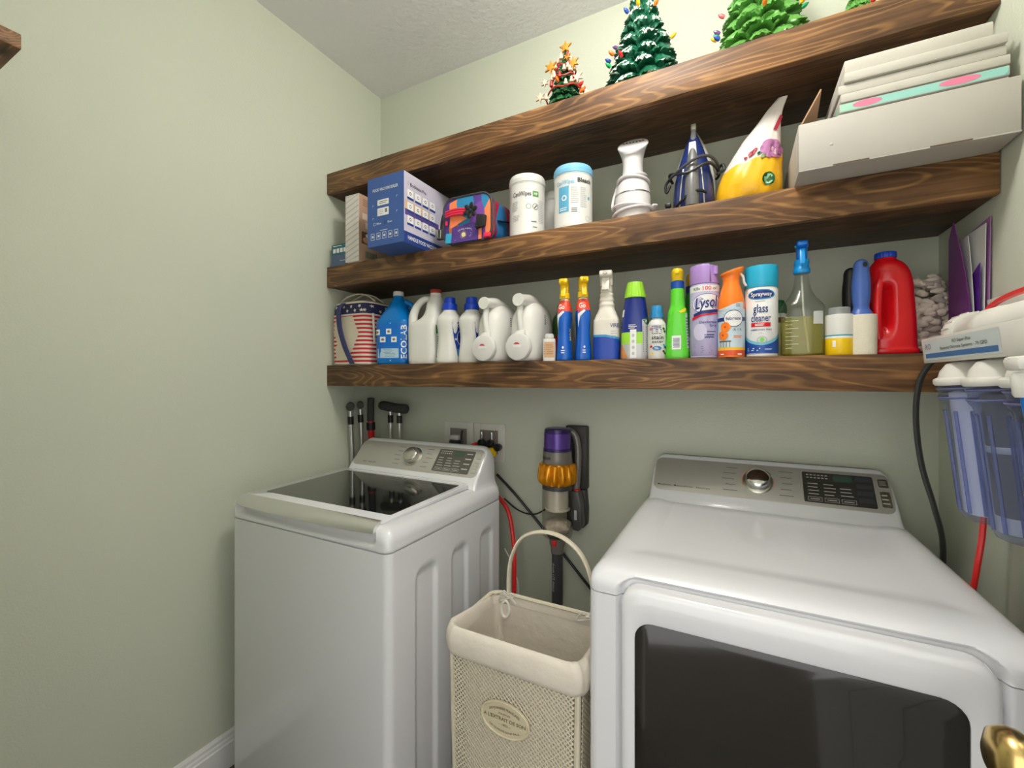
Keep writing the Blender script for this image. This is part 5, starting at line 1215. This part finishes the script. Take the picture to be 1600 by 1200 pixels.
MB().rings([[(cx + (p[0] - cx) * q, cy + (p[1] - cy) * q, cz + (p[2] - cz) * q + d_) for p in top] for q, d_ in ((1.0, .0003), (1.02, .003), (.98, .007), (.9, .008), (.01, .0075))], SW).build('steam_plate', t, 50)
mb = MB()
for i in range(7):
    q = (i - 3) / 3; x = cx + q * .030; y = cy + .008; z = cz - .06 * (x - cx) + .92 * (y - cy) + .0095
    mb.box(-.0022, .0022, -.003, .003, -.0006, .0004, INK, 0, 2, Matrix.Translation((x, y, z)))
mb.build('steam_holes', t)
MB().lathe([(.0537, .084), (.0545, .0855), (.0537, .087)], CHROME, 40, None, False, False).build('trim_ring', t)
def wrap(t, pts, r, m): MB().tube(spline(pts, 6), r, m, 8).build('cord', t)
def coil(L_, a0, a1, z0, z1, off, n=14): return [L_.pt(R(a0 + (a1 - a0) * i / n), z0 + (z1 - z0) * i / n, off) for i in range(n + 1)]
wrap(t, coil(L_, -240, 60, .150, .118, .005), .0045, SW); wrap(t, coil(L_, -220, 20, .128, .146, .006), .0045, SW); wrap(t, coil(L_, -215, 40, .060, .030, .006), .0045, SW); wrap(t, coil(L_, -200, 30, .020, .046, .006), .0045, SW)
wrap(t, [L_.pt(R(180), .13, .006), L_.pt(R(176), .10, .008), L_.pt(R(182), .07, .010), L_.pt(R(190), .05, .006)], .0045, SW); wrap(t, [L_.pt(R(-10), .045, .010), L_.pt(R(0), .046, .018), L_.pt(R(14), .040, .010)], .0045, SW)

# ---- steam iron standing on its heel
t = thing('steam_iron', 'dark blue steam iron standing on its heel, cord wrapped', 'iron', at2(-.112, 1.395), 0)
IB = mat('iron_blue', (32, 48, 104), .25, var=.04); IG = mat('iron_grey', (112, 112, 112), .35, .2); IL = mat('iron_silver', (176, 174, 168), .3, .6)
rs = []
for z, w_, y0 in [(.0, .050, -.048), (.004, .056, -.054), (.05, .057, -.058), (.10, .053, -.054), (.15, .042, -.044), (.20, .026, -.030), (.235, .013, -.016), (.252, .006, -.006)]:
    rs.append([(w_ * math.cos(a), (y0 if math.sin(a) < 0 else .018) * abs(math.sin(a)) ** .8, z) for a in [2 * PI * j / 36 for j in range(36)]])
MB().rings(rs, IB).build('shell', t, 60)
so = [(.0, .058), (.06, .060), (.12, .056), (.17, .046), (.215, .030), (.25, .013), (.268, .002)]
pl = [(w_, z + .002) for z, w_ in so] + [(-w_, z + .002) for z, w_ in so[::-1]]
MB().prism(pl, lambda p, q, k_: (p, .026 + k_, q), .010, IL, .002).build('soleplate', t, 40)
sp_ = lambda z: -.062 * (1 - (max(0, z - .04) / .24) ** 1.8) - .002
MB().tube([(0, sp_(z) + .004, z) for z in (.012, .04, .08, .12, .16, .185)], [.018, .020, .019, .017, .013, .010], IG, 14, False).build('handle', t, 60)
MB().prism([(-.012, .165), (.012, .165), (.009, .205), (-.009, .205)], lambda p, q, k_: (p, -.038 + k_, q), .014, WHITE2, .002).build('spray_front', t, 40)
MB().tube([(0, -.014, .20), (0, -.012, .235), (0, -.004, .262)], [.010, .008, .006], clear('smoke_tank', (190, 190, 192), .3, .6), 12).build('water_spout', t, 60)
MB().box(-.007, .007, -.012, .004, .256, .274, IL, .002).build('nozzle', t)
for xx in (.032, -.034): MB().tube([(xx, -.050, .02), (xx * .9, -.050, .07), (xx * .72, -.043, .13)], .0022, IL, 6).build('trim_line', t)
ci = lambda a, z, o_=0: ((.060 + o_) * math.cos(a), (-.066 - o_ if math.sin(a) < 0 else .038) * abs(math.sin(a)), z)
wrap(t, [ci(R(-200 + 220 * i / 12), .118 + .012 * math.sin(i * .9), .004 + .002 * (i % 3)) for i in range(13)], .0042, BLACK); wrap(t, [ci(R(-190 + 210 * i / 12), .132 - .016 * math.sin(i * .6), .007) for i in range(13)], .0042, mat('cord_grey', (70, 70, 72), .5))
wrap(t, [ci(R(-180), .128, .006), (-.078, -.012, .105), (-.074, -.02, .08), ci(R(-165), .10, .006)], .0042, BLACK); wrap(t, [ci(R(0), .13, .005), (.078, -.01, .135), (.082, -.014, .118), ci(R(-15), .108, .006)], .0042, BLACK)
wrap(t, [ci(R(-175 + 120 * i / 8), .034 - .016 * math.sin(i * .7), .007) for i in range(9)], .0042, BLACK)
MB().box(-.078, -.060, -.034, -.018, .032, .044, BLACK, .004).build('plug', t)

# ---- bag of seed mix
t = thing('food_bag', 'yellow and white plastic bag with flowers leaning against the box', 'bag', at2(.030, 1.395), 0)
YB_ = mat('bag_yellow', (240, 184, 26), .38, bump=.3, bscale=30, var=.04); WB_ = mat('bag_white', (226, 220, 216), .4, bump=.3, bscale=30, var=.03)
n = 48; rs = []
for z, x0, x1, d_ in [(.002, -.072, .070, .045), (.02, -.082, .080, .058), (.05, -.082, .084, .062), (.085, -.076, .084, .060), (.115, -.064, .082, .054), (.15, -.040, .080, .042), (.19, -.010, .079, .028), (.23, .020, .080, .014), (.262, .046, .086, .006), (.292, .074, .094, .0025)]:
    cx, hw_ = (x0 + x1) / 2, (x1 - x0) / 2
    rs.append([(cx + hw_ * math.cos(a) + .002 * math.sin(3 * a + z * 70), d_ * math.sin(a) * (1 + .10 * math.sin(5 * a + z * 60) + .08 * math.sin(9 * a - z * 90) + .05 * math.sin(14 * a + z * 150)), max(.001, z + (.012 * math.cos(a) if .06 < z < .12 else 0))) for a in [2 * PI * j / n for j in range(n)]])
MB().rings(rs, [YB_, YB_, YB_, YB_] + [WB_] * 5).build('bag', t, 70)
def SB(x, y, off=0):
    z = y; i = 0; zr = [r[0][2] for r in rs]
    zr = [.002, .02, .05, .085, .115, .15, .19, .23, .262, .292]
    while i < 8 and zr[i + 1] < z: i += 1
    k_ = (z - zr[i]) / (zr[i + 1] - zr[i])
    P0, P1 = rs[i], rs[i + 1]; best = None
    for j in range(n // 2, n):
        p = [P0[j][q] + (P1[j][q] - P0[j][q]) * k_ for q in range(3)]
        if best is None or abs(p[0] - x) < abs(best[0] - x): best = p
    return (x, best[1] - off - .002, z)
MAU = mat('petal_mauve', (170, 110, 160), .5); CRIM = mat('petal_crimson', (166, 40, 62), .5)
for i in range(6): oval(t, SB, .056 + .016 * math.cos(i * 1.05), .140 + .018 * math.sin(i * 1.05), .012, .015, MAU, 'petal_print', .0012 + .0001 * i, 14, i)
oval(t, SB, .056, .140, .006, .007, mat('petal_pale', (206, 160, 190), .5), 'petal_heart', .0022, 12)
for cx, cz, rr, m_ in ((.008, .132, .010, CRIM), (.016, .140, .007, CRIM), (.026, .128, .006, DGREEN), (.036, .118, .008, mat('leaf_olive', (110, 130, 70), .5)), (-.006, .124, .005, CRIM)): oval(t, SB, cx, cz, rr, rr * .7, m_, 'petal_print', .0014, 12, .6)
poly(t, SB, [(.060, .196), (.070, .222), (.078, .240), (.084, .236), (.076, .212), (.068, .194)], CRIM, 'bird_print', .0014)
oval(t, SB, .048, .055, .015, .018, DGREEN, 'emblem', .0014, 20); oval(t, SB, .048, .055, .011, .013, mat('emblem_pale', (150, 200, 150), .5), 'emblem_inner', .0018, 18); poly(t, SB, [(.042, .052), (.052, .064), (.056, .052), (.05, .047)], DGREEN, 'emblem_mark', .0022)

# ---- white open box with a stack of canvases
BW = mat('white_cardboard', (184, 180, 172), .6, var=.02); BRN = mat('brown_cardboard', (176, 136, 104), .7, var=.04)
bx0, bx1, by0, by1, bh = .130, .494, 1.203, 1.560, .110
t = thing('cardboard_box', 'open white cardboard box overhanging the shelf by the right wall', 'box', at2(bx0, by0)); W_, D_ = bx1 - bx0, by1 - by0
MB().box(0, W_, 0, D_, 0, .003, BW).build('base_panel', t)
mb = MB(); mb.box(0, W_, 0, .005, .0031, bh, BW, .001); mb.build('front_panel', t)
MB().box(0, .005, .0053, D_ - .0055, .0031, bh, BW, .001).build('side_panel', t); MB().box(W_ - .005, W_, .0053, D_ - .0055, .0031, bh, BW, .001).build('side_panel', t); MB().box(0, W_, D_ - .005, D_, .0031, bh, BW, .001).build('back_panel', t)
SL = mat('slot_shadow_brown', (96, 76, 58), .8)
MB().box(.065, .13, -.0006, .0004, .0005, .0035, SL).build('tab_slot', t); MB().box(.23, .295, -.0006, .0004, .0005, .0035, SL).build('tab_slot', t)
MB().lathe([(.004, 0), (.003, .0008)], mat('box_dent', (190, 186, 178), .7), 12, Matrix.Translation((.062, -.0001, .05)) @ Matrix.Rotation(R(90), 4, 'X')).build('dent', t)
def flap(name, p, th, m):
    a = [Vector(q) for q in p]; nn = (a[1] - a[0]).cross(a[2] - a[0]).normalized() * th
    MB().rings([[q[:] for q in a], [(q + nn)[:] for q in a]], m).build(name, t, 0)
flap('side_flap', [(.0025, .01, bh + .0003), (.0025, .30, bh + .0003), (.062, .25, bh + .088), (.046, .03, bh + .088)], .003, BRN)
flap('rear_flap', [(.01, D_ - .006, bh + .0003), (.09, D_ - .006, bh + .0003), (.085, D_ - .03, bh + .06), (.02, D_ - .03, bh + .06)], .003, BRN)
CVW = mat('canvas_white', (194, 190, 180), .75, bump=.1, var=.02); COL = patches('painted_edge', [(150, 206, 196), (130, 196, 196), (226, 130, 160), (160, 210, 190), (120, 180, 190)], 9, (1, 1, 1), .6)
zz = .006; lev = []
for i in range(7):
    h_ = .0175 if i != 6 else .024
    lev.append((zz, zz + h_)); zz += h_ + .0012
hs_ = [(.013, .040), (.0412, .0775), (.0787, .118), (.1192, .1400), (.1412, .161), (.1622, .183), (.1842, .206), (.2072, .238)]
nm = ['lowest canvas in the white box', 'second canvas from the bottom in the white box', 'plain canvas level with the box rim', 'canvas with a teal and pink painted edge in the white box', 'plain canvas directly above the painted one', 'plain canvas, third from the top of the stack', 'plain canvas, second from the top of the stack', 'thick canvas on top of the stack in the white box']
def canvas(z0, z1, x0, x1, y0, y1, label, m, edge):
    t = thing('canvas', label, 'canvas', (bx0 + x0, by0 + y0, Z2 + z0), 0, 'canvases stacked in the white box')
    w_, d_, h_ = x1 - x0, y1 - y0, z1 - z0
    MB().box(0, w_, 0, d_, 0, h_, m, .003).build('wrapped_cloth', t, 40)
    if edge:
        rect(t, flat((0, 0, 0), (1, 0, 0), (0, 0, 1)), .003, .002, w_ - .003, h_ - .002, edge, 'painted_edge', .0003, 1, 1)
        for ex, er in ((.05, .026), (.20, .032)): oval(t, flat((0, 0, 0), (1, 0, 0), (0, 0, 1)), ex, h_ * .55, er, h_ * .36, mat('edge_pink', (224, 126, 156), .6), 'painted_petal', .0006)
        rect(t, flat((0, d_, 0), (0, -1, 0), (0, 0, 1)), .003, .002, d_ - .003, h_ - .002, edge, 'painted_edge', .0003, 1, 1)
offs = [(.01, .35, .010), (.01, .35, .010), (.075, .352, .010), (.078, .352, .008), (.080, .352, .006), (.076, .348, .010), (.086, .348, .004), (.088, .330, .012)]
for (z0, z1), (x0, x1, y0), l_, i in zip(hs_, offs, nm, range(8)):
    if i < 2: continue
    canvas(z0 if i > 2 else .0035, z1, x0, x1, y0, y0 + .29, l_, CVW, COL if i == 3 else None)

# ================================================================== top shelf: ceramic Christmas trees
def tree(x, y, H_, Rb, tiers, label, mG, mTip, tipf, lobes, seed, bulbs, bulb_cols, star_m=None, extra=None):
    t = thing('ceramic_tree', label, 'Christmas tree', at3(x, y), 0); rnd = random.Random(seed)
    MB().lathe([(Rb * .42, 0), (Rb * .45, .004), (Rb * .32, .03), (Rb * .3, .05)], mG, 20).build('base', t, 40)
    def prof(t_): return Rb * (.90 * (1 - t_) ** .92 + .012)
    NA, NZ = 144, 34 * tiers // 3; rs = []; fl = []; ph0 = [rnd.uniform(0, 6.28) for _ in range(tiers + 3)]; jit = [[rnd.uniform(.72, 1.12) for _ in range(40)] for _ in range(tiers + 3)]
    for i in range(NZ + 1):
        row = []; fr = []
        for j in range(NA):
            a = 2 * PI * j / NA; t_ = i / NZ
            q = (1 - t_) * tiers; k_ = int(q)
            m = max(5, int(lobes * (1 - .55 * t_)))
            w_ = a * m / (2 * PI) + ph0[min(k_, tiers + 2)]; lob = math.sin(PI * (w_ % 1.0)) ** .55 * jit[min(k_, tiers + 2)][int(w_) % 40]
            q2 = q - .60 * (1 - lob); k2 = math.floor(q2); p = q2 - k2
            edge = sm(1.0, .90, p)
            r_ = prof(t_) * (.62 + .42 * p ** .8 * edge * (.40 + .60 * min(lob, 1.0))) * (1 + .035 * math.sin(a * 47 + p * 9 + k2 * 2.1) * p) + .0012 * math.sin(a * 23 + t_ * 61)
            z = .030 + (H_ - .030) * t_ - .016 * p ** 2 * edge * lob * (1 - t_)
            if i == NZ: r_ = .001
            row.append((r_ * math.cos(a), r_ * math.sin(a), max(.012, z))); fr.append(p > .46 and p < .93 and lob > .60 and ((int(w_) * 7 + k2 * 5) % 10) / 10 < tipf and math.sin(a * 31 + p * 11) > -.5)
        rs.append(row); fl.append(fr)
    fo = MB(); vs = [p for r_ in rs for p in r_]; fs = []; ms = []
    for i in range(NZ):
        for j in range(NA):
            k_ = (j + 1) % NA; fs.append([i * NA + j, i * NA + k_, (i + 1) * NA + k_, (i + 1) * NA + j]); ms.append(mTip if (mTip is not None and fl[i][j]) else mG)
    fs.append(list(range(NA))[::-1]); ms.append(mG)
    fo.add(vs, fs, ms).build('branches', t, 75)
    n = 0
    for i in range(bulbs):
        f = rnd.uniform(.06, .92); a = R(-90) + rnd.uniform(-1.7, 1.9); rr = prof(f) * .99 + .005; z = .030 + (H_ - .030) * f
        q = Vector((math.cos(a), math.sin(a), .55)).to_track_quat('Z', 'Y').to_matrix().to_4x4()
        MB().lathe([(.0045, -.006), (.0062, 0), (.0056, .007), (.001, .015)], bulb_cols[i % len(bulb_cols)], 8, Matrix.Translation((rr * math.cos(a), rr * math.sin(a), z)) @ q).build('light_bulb', t, 50)
    if star_m:
        for k_ in range(1):
            p = star(0, 0, .023); MB().prism(p, lambda u_, v_, w_: (u_, w_, H_ + .010 + v_), .008, star_m, .0015).build('star', t, 30)
    if extra: extra(t, rnd)
    return t
G1 = mat('ceramic_dark_green', (34, 84, 50), .22, var=.15, vscale=60, bump=.4, bscale=90); G2 = mat('ceramic_pine_green', (26, 92, 66), .2, var=.15, vscale=70, bump=.5, bscale=110); G3 = mat('ceramic_bright_green', (92, 150, 70), .2, var=.12, vscale=60, bump=.4, bscale=90); SNOW = mat('ceramic_snow', (222, 222, 212), .35, var=.08, vscale=80)
BC = [mat('bulb_red', (206, 40, 40), .15), mat('bulb_yellow', (240, 190, 30), .15), mat('bulb_green', (20, 160, 90), .15), mat('bulb_blue', (50, 80, 170), .15), mat('bulb_orange', (240, 120, 40), .15), mat('bulb_purple', (110, 70, 130), .15), mat('bulb_pink', (226, 110, 110), .15)]
GOLDS = mat('gold_star', (214, 146, 50), .35, .3); RIB = mat('red_ribbon', (176, 52, 44), .5); FIG = mat('ivory_figure', (226, 196, 168), .5)
def small_extra(t, rnd):
    for f0 in (.10, .34, .58):
        pts = []
        for i in range(40):
            a = 2 * PI * i / 39; f = f0 + .10 * i / 39; rr = .074 * (1 - f) ** .92 * .97 + .003
            pts.append((rr * math.cos(a), rr * math.sin(a), .030 + .192 * f + .004 * math.sin(a * 6)))
        MB().tube(pts, .0028, RIB, 6).build('ribbon', t)
    for i in range(26):
        f = rnd.uniform(0, .85); a = R(-90) + rnd.uniform(-1.8, 1.9); rr = .074 * (1 - f) ** .92 + .005; c = Vector((rr * math.cos(a), rr * math.sin(a), .034 + .192 * f))
        mb = MB(); mb.lathe([(.001, -.007), (.006, -.006), (.0065, 0), (.004, .004), (.0045, .008), (.003, .012), (.001, .013)], FIG if i % 3 else RIB, 10, Matrix.Translation(c)); mb.build('figurine', t, 50)
    for px, pz, rr in ((-.044, .165, .024), (.036, .150, .022), (-.058, .105, .014), (.058, .085, .020), (-.068, .05, .018), (.012, .185, .014)):
        p = [(px + (rr if i % 2 == 0 else rr * .40) * math.sin(PI * i / 6), pz + (rr if i % 2 == 0 else rr * .40) * math.cos(PI * i / 6)) for i in range(12)]
        ax = R(-90); MB().prism(p, lambda u_, v_, w_: (u_, -(.074 * (1 - (pz - .03) / .192)) * .75 - .006 + w_, v_), .007, GOLDS if pz > .12 else FIG, .001).build('star', t, 30)
tree(-.510, 1.375, .222, .074, 7, 'small ornate ceramic tree with gold stars and figures', G1, None, 0, 11, 3, 4, [BC[0], BC[4]], GOLDS, small_extra)
tree(-.272, 1.446, .440, .156, 8, 'dark green ceramic tree with snow on its branches', G2, SNOW, .75, 9, 5, 12, BC)
tree(.060, 1.446, .455, .156, 9, 'bright green ceramic tree with coloured bulbs', G3, None, 0, 11, 8, 46, BC)
tree(.290, 1.455, .20, .062, 7, 'small green ceramic tree near the right wall, mostly out of frame', G3, None, 0, 10, 11, 14, BC)

# ================================================================== water filter on the right wall
t = thing('water_filter', 'white wall mounted water filter with clear blue canisters', 'water filter', (XR - .004, 1.0, 1.345)); t.rotation_euler = (0, R(-5.5), 0)
FW = mat('filter_white', (224, 222, 214), .35, var=.015); FBl = clear('blue_canister', (224, 229, 245), .35, .95)
# bracket: back plate, shelf and printed front lip
MB().box(-.022, -.016, -.20, .240, .02, .165, FW, .002).build('back_plate', t)
MB().box(-.126, -.0222, -.20, .240, .046, .051, FW, .001).build('bracket_shelf', t)
lip = MB().box(-.131, -.1265, -.20, .240, .046, .098, FW, .0015).build('bracket_lip', t)
SLp = flat((-.131, .240, .046), (0, -1, 0), (0, 0, 1)); LBL = mat('filter_label', (204, 214, 214), .45)
rect(t, SLp, .012, .006, .312, .047, LBL, 'label', .0004, 1, 1); rect(t, SLp, .018, .010, .304, .0195, mat('label_blue_bar', (62, 112, 168), .45), 'label_bar', .0007, 1, 1)
text(t, SLp, 'RO', .036, .033, .012, mat('label_blue_red', (150, 120, 160), .5), .028, .006); text(t, SLp, 'RO Super Plus', .185, .038, .006, DGREY, .070, .006); text(t, SLp, 'Reverse Osmosis Systems - 75 GPD', .185, .027, .006, DGREY, .18, .006)
# membrane housing on top
MY = Matrix.Translation((-.076, -.20, .0975)) @ Matrix.Rotation(R(-90), 4, 'X')
MB().lathe([(.030, 0), (.035, .004), (.0355, .24), (.037, .242), (.037, .29), (.0355, .293), (.0355, .34), (.034, .346)], FW, 36, MY).build('membrane_housing', t, 40)
MB().lathe([(.0385, .3465), (.0400, .350), (.0400, .385), (.038, .392), (.030, .408), (.016, .416), (.001, .418)], FW, 36, MY).build('membrane_cap', t, 40)
for i in range(18):
    a = 2 * PI * i / 18; MB().tube([(-.076 + .0402 * math.cos(a), .151, .0975 + .0402 * math.sin(a)), (-.076 + .0402 * math.cos(a), .184, .0975 + .0402 * math.sin(a))], .0016, FW, 5).build('cap_rib', t)
MB().box(-.100, -.080, .225, .256, .052, .078, FW, .005).build('elbow_fitting', t)
for k_, yy in enumerate((.130, .010, -.110)):
    c = Matrix.Translation((-.094, yy, 0))
    hd = MB().lathe([(.022, .0455), (.036, .041), (.046, .028), (.050, .016), (.0565, .013), (.0575, .010), (.0575, .004), (.055, .001)], FW, 40, c).build('filter_head', t, 40)
    cn = MB().lathe([(.0530, .0005), (.0530, -.010), (.0515, -.012), (.0515, -.017), (.0525, -.019), (.0525, -.028), (.0475, -.036), (.0465, -.044), (.0445, -.20), (.0435, -.240), (.040, -.252), (.030, -.258), (.001, -.260)], FBl, 40, c, False, True).build('canister', t, 50)
    for i in range(12):
        a = 2 * PI * i / 12; MB().tube([(-.094 + .0462 * math.cos(a), yy + .0462 * math.sin(a), -.048), (-.094 + .0438 * math.cos(a), yy + .0438 * math.sin(a), -.240)], .0030, clear('blue_rib', (164, 178, 224), .3, .82), 5).build('canister_rib', cn)
    for zz_ in (-.006, -.023): MB().tube([(-.094 + .0528 * math.cos(a), yy + .0528 * math.sin(a), zz_) for a in [2 * PI * j / 36 for j in range(36)]], .0022, clear('blue_ring', (160, 168, 214), .3, .7), 6, True).build('collar_ring', cn)
    MB().lathe([(.030, -.012), (.0375, -.014), (.0375, -.240), (.035, -.244)], mat('cartridge_white', (232, 232, 238), .8) if k_ == 0 else mat('carbon_grey', (110, 112, 116), .6), 28, c).build('cartridge', t, 40)
    if k_:
        MB().lathe([(.0380, -.215), (.0385, -.217), (.0385, -.241), (.0380, -.242)], LGREY, 28, c, False, False).build('cartridge_band', t, 40); MB().lathe([(.0380, -.10), (.0387, -.101), (.0387, -.110), (.0380, -.111)], LGREY, 28, c, False, False).build('cartridge_band', t, 40)
MB().lathe([(.011, -.024), (.013, -.020), (.013, .004), (.010, .010)], FW, 18, Matrix.Translation((-.150, -.165, .014))).build('tee_fitting', t, 40)
MB().box(-.163, -.1315, -.185, -.146, .026, .046, FW, .006).build('tee_body', t)
MB().tube(spline([(-.150, -.165, -.008), (-.150, -.167, -.03), (-.148, -.178, -.06), (-.142, -.20, -.11), (-.13, -.24, -.15)], 6), .0065, mat('blue_tubing', (10, 120, 210), .3), 10).build('blue_tube', t, 60)
RT = mat('red_tubing', (226, 44, 44), .3)
MB().tube(spline([(-.076, .10, .130), (-.076, .085, .138), (-.074, .05, .146), (-.072, .0, .150), (-.07, -.06, .150), (-.07, -.13, .140)], 6), .0050, RT, 10).build('red_tube', t, 60)
cord('black_tubing', 'black tube curving down from the water filter behind the dryer', [(.385, 1.247, 1.388), (.375, 1.266, 1.372), (.362, 1.274, 1.33), (.358, 1.275, 1.25), (.372, 1.29, 1.15), (.405, 1.33, 1.05), (.436, 1.38, .95), (.445, 1.42, .80), (.445, 1.45, .55)], .0055, mat('black_tubing', (44, 46, 44), .4), 8, 8, 'tube')
cord('red_tubing', 'red tube hanging below the filter canisters down behind the dryer', [(.455, 1.20, 1.28), (.453, 1.22, 1.20), (.452, 1.23, 1.10), (.450, 1.235, 1.02), (.442, 1.235, .95), (.435, 1.24, .86), (.435, 1.25, .65)], .0055, RT, 8, 8, 'tube')
